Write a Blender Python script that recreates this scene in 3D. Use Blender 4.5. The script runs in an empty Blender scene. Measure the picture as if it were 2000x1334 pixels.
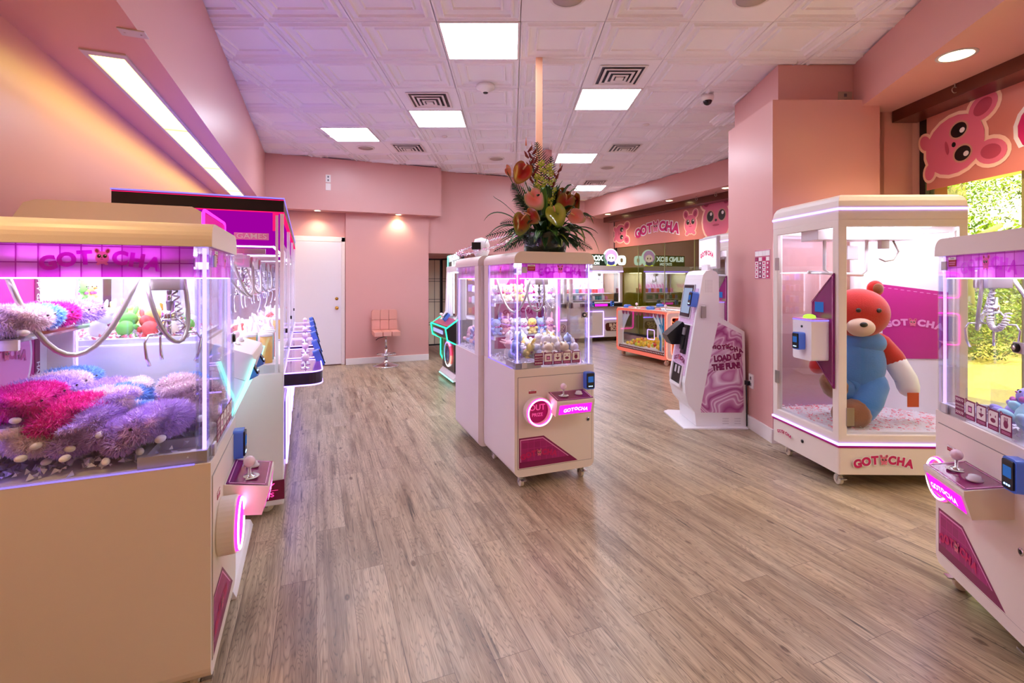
import bpy, math, random
from mathutils import Vector, Matrix
PI = math.pi
R = math.radians
random.seed(7)
SC = bpy.context.scene
COL = SC.collection

# ------------------------------------------------------------------ camera, world, sun, exposure
TH = R(22.0)                       # the camera looks 22 degrees to the right of the room's long axis
CAMH = 1.40
cam_d = bpy.data.cameras.new('camera')
cam = bpy.data.objects.new('camera', cam_d)
COL.objects.link(cam)
cam.location = (0, 0, CAMH)
cam.rotation_euler = (R(90), 0, -TH)
cam_d.sensor_width = 36
cam_d.lens = 945 / 2000 * 36
cam_d.shift_y = -122 / 2000
cam_d.clip_start = 0.02
cam_d.clip_end = 200
SC.camera = cam
SC.view_settings.view_transform = 'Standard'
SC.view_settings.look = 'None'
SC.view_settings.gamma = 1
SC.view_settings.exposure = 1.38
SC.cycles.transparent_max_bounces = 40
SC.cycles.max_bounces = 7
SC.cycles.diffuse_bounces = 5
SC.cycles.glossy_bounces = 3
SC.cycles.transmission_bounces = 4
SC.cycles.sample_clamp_indirect = 4.0
SC.cycles.caustics_reflective = False
SC.cycles.caustics_refractive = False

world = bpy.data.worlds.new('world')
SC.world = world
world.use_nodes = True
wn = world.node_tree
bg = wn.nodes['Background']
bg.inputs[0].default_value = (0.75, 0.88, 1.0, 1)
bg.inputs[1].default_value = 1.6

sun_d = bpy.data.lights.new('sun', 'SUN')
sun_d.energy = 6.0
sun_d.color = (1.0, 0.93, 0.75)
sun_d.angle = 0.02
sun = bpy.data.objects.new('sun', sun_d)
COL.objects.link(sun)
sun.rotation_euler = (R(26), R(14), R(40))
sun.location = (6, 4, 9)

PANEL_E = 11.5        # ceiling light panels
LED_E = 2.2          # violet led strips
WARM_W = 30          # recessed warm spots

# ------------------------------------------------------------------ helpers
def W(x, y, z=0.0):
    """camera-aligned ground coordinates -> room coordinates"""
    return Vector((x * math.cos(TH) + y * math.sin(TH), -x * math.sin(TH) + y * math.cos(TH), z))

def lin(c):
    return tuple(((v / 255) / 12.92 if v / 255 <= 0.04045 else (((v / 255) + 0.055) / 1.055) ** 2.4) for v in c)

MATS = {}
def mat(name, c=(200, 200, 200), rough=0.5, metal=0.0, emit=0.0, ec=None, spec=0.5, coat=0.0, bump=0.0, bscale=60, vary=0.0, vscale=3.0, sheen=0.0, sss=0.0):
    if name in MATS:
        return MATS[name]
    m = bpy.data.materials.new(name)
    m.use_nodes = True
    nt = m.node_tree
    b = nt.nodes['Principled BSDF']
    b.inputs['Base Color'].default_value = (*lin(c), 1)
    b.inputs['Roughness'].default_value = rough
    b.inputs['Metallic'].default_value = metal
    b.inputs['Specular IOR Level'].default_value = spec
    b.inputs['Coat Weight'].default_value = coat
    b.inputs['Sheen Weight'].default_value = sheen
    if emit:
        b.inputs['Emission Color'].default_value = (*lin(ec or c), 1)
        b.inputs['Emission Strength'].default_value = emit
    if vary or bump:
        tc = nt.nodes.new('ShaderNodeTexCoord')
        if vary:
            n = nt.nodes.new('ShaderNodeTexNoise')
            n.inputs['Scale'].default_value = vscale
            n.inputs['Detail'].default_value = 4
            nt.links.new(tc.outputs['Object'], n.inputs['Vector'])
            mx = nt.nodes.new('ShaderNodeMix')
            mx.data_type = 'RGBA'
            l = lin(c)
            mx.inputs[6].default_value = (*[v * (1 - vary) for v in l], 1)
            mx.inputs[7].default_value = (*[min(1, v * (1 + vary)) for v in l], 1)
            nt.links.new(n.outputs['Fac'], mx.inputs[0])
            nt.links.new(mx.outputs[2], b.inputs['Base Color'])
        if bump:
            n2 = nt.nodes.new('ShaderNodeTexNoise')
            n2.inputs['Scale'].default_value = bscale
            n2.inputs['Detail'].default_value = 3
            nt.links.new(tc.outputs['Object'], n2.inputs['Vector'])
            bp = nt.nodes.new('ShaderNodeBump')
            bp.inputs['Strength'].default_value = bump
            bp.inputs['Distance'].default_value = 0.002
            nt.links.new(n2.outputs['Fac'], bp.inputs['Height'])
            nt.links.new(bp.outputs['Normal'], b.inputs['Normal'])
    MATS[name] = m
    return m

def glow(name, c, s):
    if name in MATS:
        return MATS[name]
    m = bpy.data.materials.new(name)
    m.use_nodes = True
    nt = m.node_tree
    nt.nodes.clear()
    e = nt.nodes.new('ShaderNodeEmission')
    e.inputs[0].default_value = (*lin(c), 1)
    e.inputs[1].default_value = s
    o = nt.nodes.new('ShaderNodeOutputMaterial')
    nt.links.new(e.outputs[0], o.inputs[0])
    MATS[name] = m
    return m

def glass(name, tint=(255, 255, 255), refl=0.05, edge=0.6):
    if name in MATS:
        return MATS[name]
    m = bpy.data.materials.new(name)
    m.use_nodes = True
    nt = m.node_tree
    nt.nodes.clear()
    t = nt.nodes.new('ShaderNodeBsdfTransparent')
    t.inputs[0].default_value = (*lin(tint), 1)
    g = nt.nodes.new('ShaderNodeBsdfGlossy')
    g.inputs['Roughness'].default_value = 0.0
    lw = nt.nodes.new('ShaderNodeLayerWeight')
    lw.inputs[0].default_value = 0.5
    mr = nt.nodes.new('ShaderNodeMapRange')
    mr.inputs[1].default_value = 0.35
    mr.inputs[3].default_value = refl
    mr.inputs[4].default_value = edge
    nt.links.new(lw.outputs['Facing'], mr.inputs[0])
    mx = nt.nodes.new('ShaderNodeMixShader')
    nt.links.new(mr.outputs[0], mx.inputs[0])
    nt.links.new(t.outputs[0], mx.inputs[1])
    nt.links.new(g.outputs[0], mx.inputs[2])
    o = nt.nodes.new('ShaderNodeOutputMaterial')
    nt.links.new(mx.outputs[0], o.inputs[0])
    MATS[name] = m
    return m

class MB:
    def __init__(s, m=None):
        s.v = []; s.f = []; s.mi = []; s.sm = []; s.mats = []; s.cur = 0; s.T = None
        if m: s.m(m)
    def m(s, m):
        if m not in s.mats: s.mats.append(m)
        s.cur = s.mats.index(m); return s
    def add(s, vs, fs, smooth=False, M=None):
        o = len(s.v)
        for p in vs:
            p = Vector(p)
            if M: p = M @ p
            if s.T: p = s.T @ p
            s.v.append(p)
        for f in fs:
            s.f.append([o + i for i in f]); s.mi.append(s.cur); s.sm.append(smooth)
        return s
    def box(s, x0, x1, y0, y1, z0, z1, M=None):
        return s.add([(x0,y0,z0),(x1,y0,z0),(x1,y1,z0),(x0,y1,z0),(x0,y0,z1),(x1,y0,z1),(x1,y1,z1),(x0,y1,z1)],
                     [(0,3,2,1),(4,5,6,7),(0,1,5,4),(1,2,6,5),(2,3,7,6),(3,0,4,7)], M=M)
    def quad(s, a, b, c, d):
        return s.add([a, b, c, d], [(0,1,2,3)])
    def prism(s, poly, a0, a1, axis='y', M=None, smooth=False, caps=True):
        """poly in the plane across axis: 'y' -> (x,z), 'z' -> (x,y), 'x' -> (y,z)"""
        n = len(poly)
        def p3(p, a):
            return {'y': (p[0], a, p[1]), 'z': (p[0], p[1], a), 'x': (a, p[0], p[1])}[axis]
        vs = [p3(p, a0) for p in poly] + [p3(p, a1) for p in poly]
        s.add(vs, [(i, (i + 1) % n, n + (i + 1) % n, n + i) for i in range(n)], smooth, M)
        if caps:
            s.add(vs, [tuple(range(n))[::-1], tuple(range(n, 2 * n))], False, M)
        return s
    def ringprism(s, outer, inner, a0, a1, axis='y', M=None):
        n = len(outer)
        def p3(p, a):
            return {'y': (p[0], a, p[1]), 'z': (p[0], p[1], a), 'x': (a, p[0], p[1])}[axis]
        vs = [p3(p, a0) for p in outer] + [p3(p, a1) for p in outer] + [p3(p, a0) for p in inner] + [p3(p, a1) for p in inner]
        fs = []
        for i in range(n):
            j = (i + 1) % n
            fs += [(i, j, n + j, n + i), (2*n + j, 2*n + i, 3*n + i, 3*n + j), (i, 2*n + i, 2*n + j, j), (n + i, n + j, 3*n + j, 3*n + i)]
        return s.add(vs, fs, False, M)
    def tube(s, pts, r, n=8, closed=False, smooth=True):
        pts = [Vector(p) for p in pts]
        k = len(pts); rs = r if isinstance(r, (list, tuple)) else [r] * k
        vs = []; up = Vector((0, 0, 1)); prev = None
        for i, p in enumerate(pts):
            if closed: d = pts[(i + 1) % k] - pts[i - 1]
            else: d = pts[min(i + 1, k - 1)] - pts[max(i - 1, 0)]
            if d.length < 1e-9: d = Vector((0, 0, 1))
            d.normalize()
            if prev is None:
                a = d.cross(up if abs(d.z) < 0.9 else Vector((1, 0, 0))).normalized()
            else:
                a = (prev - d * prev.dot(d))
                a = a.normalized() if a.length > 1e-6 else d.orthogonal().normalized()
            prev = a; b = d.cross(a)
            for j in range(n):
                t = 2 * PI * j / n
                vs.append(p + (a * math.cos(t) + b * math.sin(t)) * rs[i])
        fs = []
        for i in range(k if closed else k - 1):
            i2 = (i + 1) % k
            for j in range(n):
                j2 = (j + 1) % n
                fs.append((i * n + j, i * n + j2, i2 * n + j2, i2 * n + j))
        if not closed:
            fs += [tuple(range(n))[::-1], tuple((k - 1) * n + j for j in range(n))]
        return s.add(vs, fs, smooth)
    def cyl(s, p0, p1, r, n=16, r1=None, smooth=True):
        return s.tube([p0, p1], [r, r if r1 is None else r1], n, smooth=smooth)
    def lathe(s, prof, c=(0,0,0), n=20, M=None, smooth=True, caps=True):
        vs = []
        for (r, z) in prof:
            for j in range(n):
                t = 2 * PI * j / n
                vs.append((c[0] + r * math.cos(t), c[1] + r * math.sin(t), c[2] + z))
        fs = [(i*n + j, i*n + (j+1) % n, (i+1)*n + (j+1) % n, (i+1)*n + j) for i in range(len(prof) - 1) for j in range(n)]
        if caps: fs += [tuple(range(n))[::-1], tuple((len(prof)-1)*n + j for j in range(n))]
        return s.add(vs, fs, smooth, M)
    def ell(s, c, r, n=12, m=8, M=None):
        """ellipsoid"""
        if not isinstance(r, (tuple, list)): r = (r, r, r)
        vs = [(c[0], c[1], c[2] - r[2])]
        for i in range(1, m):
            a = PI * i / m
            for j in range(n):
                t = 2 * PI * j / n
                vs.append((c[0] + r[0]*math.sin(a)*math.cos(t), c[1] + r[1]*math.sin(a)*math.sin(t), c[2] - r[2]*math.cos(a)))
        vs.append((c[0], c[1], c[2] + r[2]))
        fs = [(0, 1 + (j+1) % n, 1 + j) for j in range(n)]
        for i in range(m - 2):
            for j in range(n):
                fs.append((1 + i*n + j, 1 + i*n + (j+1) % n, 1 + (i+1)*n + (j+1) % n, 1 + (i+1)*n + j))
        L = len(vs) - 1; b = 1 + (m-2)*n
        fs += [(b + j, b + (j+1) % n, L) for j in range(n)]
        if M is not None and s.T is None:
            # rotate about the ellipsoid's own centre
            M = Matrix.Translation(c) @ M.to_4x4() @ Matrix.Translation([-k for k in c])
        return s.add(vs, fs, True, M)
    def disc(s, c, rx, rz, d=0.0, n=20, rot=0.0):
        """flat ellipse in the xz plane facing -y"""
        vs = []
        for j in range(n):
            t = 2 * PI * j / n
            x, z = rx * math.cos(t), rz * math.sin(t)
            vs.append((c[0] + x*math.cos(rot) - z*math.sin(rot), -d, c[1] + x*math.sin(rot) + z*math.cos(rot)))
        return s.add(vs, [tuple(range(n))])
    def build(s, name, parent=None, bevel=0.0, seg=2, camframe=False):
        me = bpy.data.meshes.new(name)
        me.from_pydata([tuple(p) for p in s.v], [], s.f)
        for m in s.mats: me.materials.append(m)
        me.polygons.foreach_set('material_index', s.mi)
        me.polygons.foreach_set('use_smooth', s.sm)
        me.update()
        o = bpy.data.objects.new(name, me)
        COL.objects.link(o)
        if parent: o.parent = parent
        if camframe: o.rotation_euler.z = -TH
        if bevel:
            b = o.modifiers.new('bevel', 'BEVEL'); b.width = bevel; b.segments = seg; b.limit_method = 'ANGLE'; b.angle_limit = R(40)
        return o

def tag(o, label, cat, group=None, kind=None):
    o['label'] = label; o['category'] = cat
    if group: o['group'] = group
    if kind: o['kind'] = kind
    return o
def struct(o, label=None):
    o['kind'] = 'structure'
    if label: o['label'] = label
    return o
def empty(name, xy, phi, label, cat, group=None, z=0.0):
    """an Empty at a thing's base; xy and heading phi (degrees) in the camera-aligned ground frame"""
    o = bpy.data.objects.new(name, None); COL.objects.link(o)
    o.location = W(xy[0], xy[1], z); o.rotation_euler = (0, 0, R(phi) - TH)
    o.empty_display_size = 0.1
    return tag(o, label, cat, group)
def place(o, xy, phi=0, z=0.0):
    o.location = W(xy[0], xy[1], z); o.rotation_euler = (0, 0, R(phi) - TH); return o
def dup(root, parent=None):
    c = root.copy(); COL.objects.link(c)
    if parent is not None: c.parent = parent
    for ch in list(root.children):
        dup(ch, c)
    return c
def setmat(o, m, i=0):
    o.material_slots[i].link = 'OBJECT'; o.material_slots[i].material = m

def rrect(x0, x1, z0, z1, r, n=5, rs=None):
    """rounded rectangle, counter-clockwise; rs = radii (bl, br, tr, tl)"""
    rs = rs or (r, r, r, r)
    pts = []
    for (cx, cz, a0, q) in ((x0, z0, 180, rs[0]), (x1, z0, 270, rs[1]), (x1, z1, 0, rs[2]), (x0, z1, 90, rs[3])):
        sx = 1 if cx == x0 else -1; sz = 1 if cz == z0 else -1
        for k in range(n + 1):
            a = R(a0 + 90 * k / n)
            pts.append((cx + sx*q + q*math.cos(a), cz + sz*q + q*math.sin(a)))
    return pts

_tc = {}
def text_geo(t, bold=0.03):
    if (t, bold) in _tc: return _tc[(t, bold)]
    c = bpy.data.curves.new('t', 'FONT'); c.body = t; c.size = 1; c.offset = bold; c.resolution_u = 4
    c.align_x = 'CENTER'; c.align_y = 'CENTER'; c.fill_mode = 'FRONT'
    o = bpy.data.objects.new('t', c); COL.objects.link(o)
    dg = bpy.context.evaluated_depsgraph_get()
    me = o.evaluated_get(dg).to_mesh()
    r = ([(v.co.x, 0, v.co.y) for v in me.vertices], [tuple(p.vertices) for p in me.polygons])
    o.evaluated_get(dg).to_mesh_clear()
    bpy.data.objects.remove(o); bpy.data.curves.remove(c)
    _tc[(t, bold)] = r
    return r
def text(mb, t, x, z, size, m, d=0.002, bold=0.03, rot=0.0, sx=1.0, M=None):
    """flat lettering in the xz plane facing -y"""
    vs, fs = text_geo(t, bold)
    mb.m(m)
    T = Matrix.Translation((x, -d, z)) @ Matrix.Rotation(-rot, 4, 'Y') @ Matrix.Diagonal((size * sx, size, size, 1))
    if M: T = M @ T
    return mb.add(vs, fs, False, T)
def mouse(mb, x, z, s, rot=0.0, d=0.002, M=None, outline=None, feet=True, pink=None):
    """round pink cartoon mouse printed flat: ears, face, eyes, feet"""
    T = Matrix.Translation((x, -d, z)) @ Matrix.Rotation(-rot, 4, 'Y') @ Matrix.Diagonal((s, 1, s, 1))
    if M: T = M @ T
    body = pink or mat('mouse_pink', (224, 112, 140), 0.5); dark = mat('mouse_rose', (180, 70, 95), 0.5)
    lay = []
    ears = [(-0.62, 0.95, 0.32, 0.42, 0.35), (0.62, 0.95, 0.32, 0.42, -0.35)]
    if outline:
        for (a, b, c, e, r) in ears: lay.append((outline, a, b, c + 0.1, e + 0.1, r))
        lay.append((outline, 0, 0, 0.9, 1.0, 0))
        if feet: lay += [(outline, -0.45, -0.85, 0.32, 0.25, 0.3), (outline, 0.45, -0.85, 0.32, 0.25, -0.3)]
    for (a, b, c, e, r) in ears: lay += [(body, a, b, c, e, r), (dark, a, b, c * 0.6, e * 0.65, r)]
    if feet: lay += [(body, -0.45, -0.85, 0.24, 0.17, 0.3), (body, 0.45, -0.85, 0.24, 0.17, -0.3)]
    lay += [(body, 0, 0, 0.8, 0.9, 0)]
    wh = mat('print_white', (245, 240, 240), 0.5); bk = mat('print_black', (25, 18, 20), 0.4); rim = mat('print_tan', (205, 150, 130), 0.5)
    for sx in (-1, 1):
        lay += [(rim, sx*0.34, 0.22, 0.25, 0.29, 0), (bk, sx*0.34, 0.22, 0.2, 0.24, 0), (wh, sx*0.34 + 0.05, 0.32, 0.07, 0.08, 0)]
    lay += [(bk, 0, 0.02, 0.07, 0.06, 0), (dark, 0, -0.2, 0.2, 0.05, 0)]
    for i, (m, a, b, c, e, r) in enumerate(lay):
        mb.m(m)
        n = 20; vs = []
        for j in range(n):
            t = 2 * PI * j / n; px, pz = c * math.cos(t), e * math.sin(t)
            vs.append((a + px*math.cos(r) - pz*math.sin(r), -0.0004 * i, b + px*math.sin(r) + pz*math.cos(r)))
        mb.add(vs, [tuple(range(n))], False, T)
    return mb
def logo(mb, x, z, w, m, d=0.002, outline=None, M=None, arch=0.05, pink=None):
    """the arched shop name with the mouse for its middle letter"""
    u = w / 7.0
    for ch, i in (('G', -3), ('O', -2), ('T', -1), ('C', 1), ('H', 2), ('A', 3)):
        zz = z - arch * u * i * i; rr = -0.075 * i
        if outline: text(mb, ch, x + i*u, zz, u * 1.28, outline, d, 0.13, rr, 1.0, M)
        text(mb, ch, x + i*u, zz, u * 1.28, m, d + 0.001, 0.06, rr, 1.0, M)
    mouse(mb, x, z, u * 0.5, 0, d + 0.002, M, outline, True, pink)
    return mb

# ------------------------------------------------------------------ materials
def wall_paint():
    m = mat('pink_wall_paint', (219, 165, 158), 0.34, spec=0.45, bump=0.12, bscale=25)
    return m
PINK = wall_paint()
WHITE = mat('white_trim_paint', (238, 232, 228), 0.35)
TILE = mat('ceiling_tile_white', (250, 249, 252), 0.55, bump=0.1, bscale=40)
CREAM = mat('cream_powder_coat', (236, 225, 215), 0.38, bump=0.08, bscale=400)
PWHITE = mat('white_machine_paint', (240, 236, 238), 0.35)
CHROME = mat('chrome', (225, 225, 230), 0.12, 1.0)
STEEL = mat('brushed_steel', (190, 185, 180), 0.3, 1.0)
DMETAL = mat('dark_metal', (60, 58, 60), 0.35, 0.9)
BLACK = mat('black_plastic', (18, 18, 20), 0.35)
GREY = mat('grey_plastic', (120, 115, 118), 0.4)
LGREY = mat('pale_grey_plastic', (205, 200, 205), 0.4)
MAG = mat('magenta_print', (190, 30, 130), 0.4)
MAGD = mat('dark_magenta_print', (130, 18, 84), 0.35)
PINKP = mat('pink_print', (232, 150, 205), 0.4)
LOGOM = mat('logo_magenta', (200, 20, 100), 0.45)
def backlit(name, c, f=.6):
    m = mat(name, c, .4); nt = m.node_tree; tl = nt.nodes.new('ShaderNodeBsdfTranslucent'); tl.inputs[0].default_value = (*lin(c), 1)
    ms = nt.nodes.new('ShaderNodeMixShader'); ms.inputs[0].default_value = f
    nt.links.new(nt.nodes['Principled BSDF'].outputs[0], ms.inputs[1]); nt.links.new(tl.outputs[0], ms.inputs[2]); nt.links.new(ms.outputs[0], nt.nodes['Material Output'].inputs[0])
    return m
LOGOP = mat('logo_purple', (196, 10, 222), 0.4)
LOGOT = backlit('logo_backlit_magenta', (235, 20, 235))
MOUSET = backlit('mouse_backlit_pink', (255, 150, 190))
PRW = mat('print_white', (245, 240, 240), 0.5)
REDL = mat('red_label', (165, 25, 35), 0.4)
VDIM = glow('violet_led_dim', (150, 125, 255), 0.55)
VLED = glow('violet_led', (150, 118, 255), LED_E)
WLED = glow('white_led', (240, 238, 255), 3.0)
FILL_LED = glow('added_panel_glow', (232, 228, 255), 6.5)  # glow of the panels added inside the machines to brighten them
PLED = glow('pink_neon', (255, 30, 170), 2.6)
PCORE = glow('pink_neon_core', (255, 190, 235), 4.0)
GLED = glow('green_neon', (40, 255, 150), 1.5)
CLED = glow('cyan_neon', (120, 255, 235), 1.6)
OLED = glow('coral_neon', (255, 112, 96), 1.2)
MPAN = glow('magenta_lit_panel', (235, 30, 190), .8)
GL = glass('clear_glass', (250, 251, 253), 0.035, 0.32)
ACR = glass('clear_acrylic', (246, 248, 252), 0.05, 0.5)
WGL = glass('tinted_window_glass', (250, 250, 208), 0.10, 0.7)
WGD = glass('dark_window_glass', (178, 172, 84), 0.22, 0.75)
BLUET = mat('blue_translucent_plastic', (84, 120, 196), 0.2, emit=0.06, ec=(50, 90, 230))
SCREEN = glow('card_reader_screen', (60, 110, 190), 0.3)

def wood_floor():
    m = bpy.data.materials.new('wood_plank_floor'); m.use_nodes = True
    nt = m.node_tree; N = nt.nodes; L = nt.links
    b = N['Principled BSDF']
    tc = N.new('ShaderNodeTexCoord')
    mp = N.new('ShaderNodeMapping'); mp.inputs['Rotation'].default_value = (0, 0, R(90))
    L.new(tc.outputs['Object'], mp.inputs['Vector'])
    br = N.new('ShaderNodeTexBrick')
    br.inputs['Scale'].default_value = 1.0
    br.inputs['Brick Width'].default_value = 1.22
    br.inputs['Row Height'].default_value = 0.152
    br.inputs['Mortar Size'].default_value = 0.0008
    br.inputs['Mortar Smooth'].default_value = 0.0
    br.inputs['Color1'].default_value = (0, 0, 0, 1); br.inputs['Color2'].default_value = (1, 1, 1, 1)
    br.inputs['Mortar'].default_value = (0.5, 0.5, 0.5, 1)
    br.offset = 0.37; br.offset_frequency = 2
    L.new(mp.outputs['Vector'], br.inputs['Vector'])
    sep = N.new('ShaderNodeSeparateColor'); L.new(br.outputs['Color'], sep.inputs[0])
    w = N.new('ShaderNodeMath'); w.operation = 'MULTIPLY'; w.inputs[1].default_value = 37.0
    L.new(sep.outputs[0], w.inputs[0])
    def noise(sc, scale, det, rough=0.6, dist=0.0):
        mm = N.new('ShaderNodeMapping'); mm.inputs['Scale'].default_value = sc
        L.new(tc.outputs['Object'], mm.inputs['Vector'])
        n = N.new('ShaderNodeTexNoise'); n.noise_dimensions = '4D'
        n.inputs['Scale'].default_value = scale; n.inputs['Detail'].default_value = det; n.inputs['Roughness'].default_value = rough
        n.inputs['Distortion'].default_value = dist
        L.new(mm.outputs[0], n.inputs['Vector']); L.new(w.outputs[0], n.inputs['W'])
        return n
    def ramp(src, stops):
        r = N.new('ShaderNodeValToRGB'); L.new(src, r.inputs[0])
        e = r.color_ramp.elements
        while len(e) < len(stops): e.new(0.5)
        for i, (p, c) in enumerate(stops):
            e[i].position = p; e[i].color = (*lin(c), 1)
        return r
    def mix(f, a, b_, mode='MIX'):
        x = N.new('ShaderNodeMix'); x.data_type = 'RGBA'; x.blend_type = mode
        if isinstance(f, float): x.inputs[0].default_value = f
        else: L.new(f, x.inputs[0])
        for k, s in ((6, a), (7, b_)):
            if isinstance(s, tuple): x.inputs[k].default_value = (*lin(s), 1)
            else: L.new(s, x.inputs[k])
        return x.outputs[2]
    # broad tone along each plank
    n1 = noise((3.0, 0.6, 1), 1.6, 3)
    base = ramp(n1.outputs['Fac'], [(0.25, (190, 168, 138)), (0.5, (214, 195, 164)), (0.75, (230, 216, 188))])
    plank = ramp(sep.outputs[0], [(0.0, (226, 220, 214)), (1.0, (250, 246, 240))])
    c = mix(0.75, base.outputs[0], plank.outputs[0], 'MULTIPLY')
    # rings and cathedral grain: contour lines of a warped, stretched noise
    n2 = noise((9.0, 0.9, 1), 1.3, 3, 0.5, 0.3)
    mul = N.new('ShaderNodeMath'); mul.operation = 'MULTIPLY'; mul.inputs[1].default_value = 34.0
    L.new(n2.outputs['Fac'], mul.inputs[0])
    fr = N.new('ShaderNodeMath'); fr.operation = 'PINGPONG'; fr.inputs[1].default_value = 0.5
    L.new(mul.outputs[0], fr.inputs[0])
    g = ramp(fr.outputs[0], [(0.0, (150, 150, 150)), (0.16, (225, 225, 225)), (1.0, (255, 255, 255))])
    c = mix(0.75, c, g.outputs[0], 'MULTIPLY')
    # fine fibres
    n3 = noise((90, 2.2, 1), 1.0, 4, 0.7)
    g3 = ramp(n3.outputs['Fac'], [(0.34, (160, 150, 142)), (0.60, (255, 255, 255))])
    c = mix(0.6, c, g3.outputs[0], 'MULTIPLY')
    # grey weathered patches
    n5 = noise((8, 1.0, 1), 1.3, 5, 0.65)
    g5 = ramp(n5.outputs['Fac'], [(0.48, (255, 255, 255)), (0.68, (160, 150, 146))])
    c = mix(0.8, c, g5.outputs[0], 'MULTIPLY')
    # dark cracks
    n4 = noise((34, 1.5, 1), 1.0, 2, 0.5, 0.4)
    g4 = ramp(n4.outputs['Fac'], [(0.27, (52, 42, 38)), (0.36, (255, 255, 255))])
    c = mix(0.8, c, g4.outputs[0], 'MULTIPLY')
    # knots
    mk = N.new('ShaderNodeMapping'); mk.inputs['Scale'].default_value = (6.0, 2.6, 1)
    L.new(tc.outputs['Object'], mk.inputs['Vector'])
    vo = N.new('ShaderNodeTexVoronoi'); vo.inputs['Scale'].default_value = 1.0; vo.inputs['Randomness'].default_value = 1.0
    L.new(mk.outputs[0], vo.inputs['Vector'])
    gk = ramp(vo.outputs['Distance'], [(0.018, (80, 60, 50)), (0.035, (170, 140, 120)), (0.05, (105, 85, 72)), (0.085, (255, 255, 255))])
    c = mix(0.8, c, gk.outputs[0], 'MULTIPLY')
    # joints between the planks
    c = mix(br.outputs['Fac'], c, (86, 66, 56))
    L.new(c, b.inputs['Base Color'])
    b.inputs['Roughness'].default_value = 0.33
    b.inputs['Specular IOR Level'].default_value = 0.45
    bp = N.new('ShaderNodeBump'); bp.inputs['Strength'].default_value = 0.18; bp.inputs['Distance'].default_value = 0.002
    L.new(n3.outputs['Fac'], bp.inputs['Height']); L.new(bp.outputs[0], b.inputs['Normal'])
    return m
WOODF = wood_floor()

def grid_print(name, squares, a, b_, line, off=0.0, trans=0.0):
    """square tile print over x+y and z"""
    m = bpy.data.materials.new(name); m.use_nodes = True
    nt = m.node_tree; N = nt.nodes; L = nt.links; b = N['Principled BSDF']
    tc = N.new('ShaderNodeTexCoord'); sp = N.new('ShaderNodeSeparateXYZ'); L.new(tc.outputs['Object'], sp.inputs[0])
    ad = N.new('ShaderNodeMath'); ad.operation = 'ADD'; L.new(sp.outputs[0], ad.inputs[0]); L.new(sp.outputs[1], ad.inputs[1])
    cb = N.new('ShaderNodeCombineXYZ'); L.new(ad.outputs[0], cb.inputs[0]); L.new(sp.outputs[2], cb.inputs[1])
    br = N.new('ShaderNodeTexBrick'); br.inputs['Scale'].default_value = 1; br.offset = 0.0
    br.inputs['Brick Width'].default_value = squares; br.inputs['Row Height'].default_value = squares
    br.inputs['Mortar Size'].default_value = squares * 0.035; br.inputs['Mortar Smooth'].default_value = 0
    br.inputs['Bias'].default_value = off
    br.inputs['Color1'].default_value = (*lin(a), 1); br.inputs['Color2'].default_value = (*lin(b_), 1); br.inputs['Mortar'].default_value = (*lin(line), 1)
    L.new(cb.outputs[0], br.inputs['Vector']); L.new(br.outputs['Color'], b.inputs['Base Color'])
    if trans:
        tl = N.new('ShaderNodeBsdfTranslucent'); L.new(br.outputs['Color'], tl.inputs[0]); ms = N.new('ShaderNodeMixShader'); ms.inputs[0].default_value = trans
        L.new(b.outputs[0], ms.inputs[1]); L.new(tl.outputs[0], ms.inputs[2]); L.new(ms.outputs[0], N['Material Output'].inputs[0])
    b.inputs['Roughness'].default_value = 0.4
    return m
GRIDP = grid_print('pink_square_print', 0.05, (240, 160, 240), (205, 50, 200), (190, 40, 185), -0.25, 0.6)
GRIDD = grid_print('dark_magenta_square_print', 0.045, (150, 22, 100), (170, 30, 118), (185, 40, 130), 0.0)

def marble(name, stops, scale=2.2, dist=2.4):
    m = bpy.data.materials.new(name); m.use_nodes = True
    nt = m.node_tree; N = nt.nodes; L = nt.links; b = N['Principled BSDF']
    tc = N.new('ShaderNodeTexCoord')
    n = N.new('ShaderNodeTexNoise'); n.inputs['Scale'].default_value = scale; n.inputs['Detail'].default_value = 1.5; n.inputs['Distortion'].default_value = dist
    L.new(tc.outputs['Object'], n.inputs['Vector'])
    mu = N.new('ShaderNodeMath'); mu.operation = 'MULTIPLY'; mu.inputs[1].default_value = 7.0; L.new(n.outputs['Fac'], mu.inputs[0])
    pp = N.new('ShaderNodeMath'); pp.operation = 'PINGPONG'; pp.inputs[1].default_value = 0.5; L.new(mu.outputs[0], pp.inputs[0])
    d2 = N.new('ShaderNodeMath'); d2.operation = 'MULTIPLY'; d2.inputs[1].default_value = 2.0; L.new(pp.outputs[0], d2.inputs[0])
    r = N.new('ShaderNodeValToRGB'); e = r.color_ramp.elements
    while len(e) < len(stops): e.new(0.5)
    for i, (p, c) in enumerate(stops): e[i].position = p; e[i].color = (*lin(c), 1)
    L.new(d2.outputs[0], r.inputs[0]); L.new(r.outputs[0], b.inputs['Base Color']); b.inputs['Roughness'].default_value = 0.35
    return m
MARB = marble('purple_marble_print', [(0.0, (240, 224, 238)), (0.22, (192, 116, 168)), (0.42, (212, 160, 200)), (0.5, (238, 220, 234)), (0.62, (206, 146, 190)), (1.0, (160, 62, 128))], 1.3, 1.7)
MARBL = marble('pale_lilac_marble_print', [(0.0, (232, 205, 230)), (0.5, (200, 150, 200)), (0.6, (235, 215, 235)), (1.0, (215, 175, 215))], 5, 2)
BEAMW = mat('dark_brown_beam_wood', (84, 36, 18), 0.3, vary=0.35, vscale=6, coat=0.2)

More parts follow.
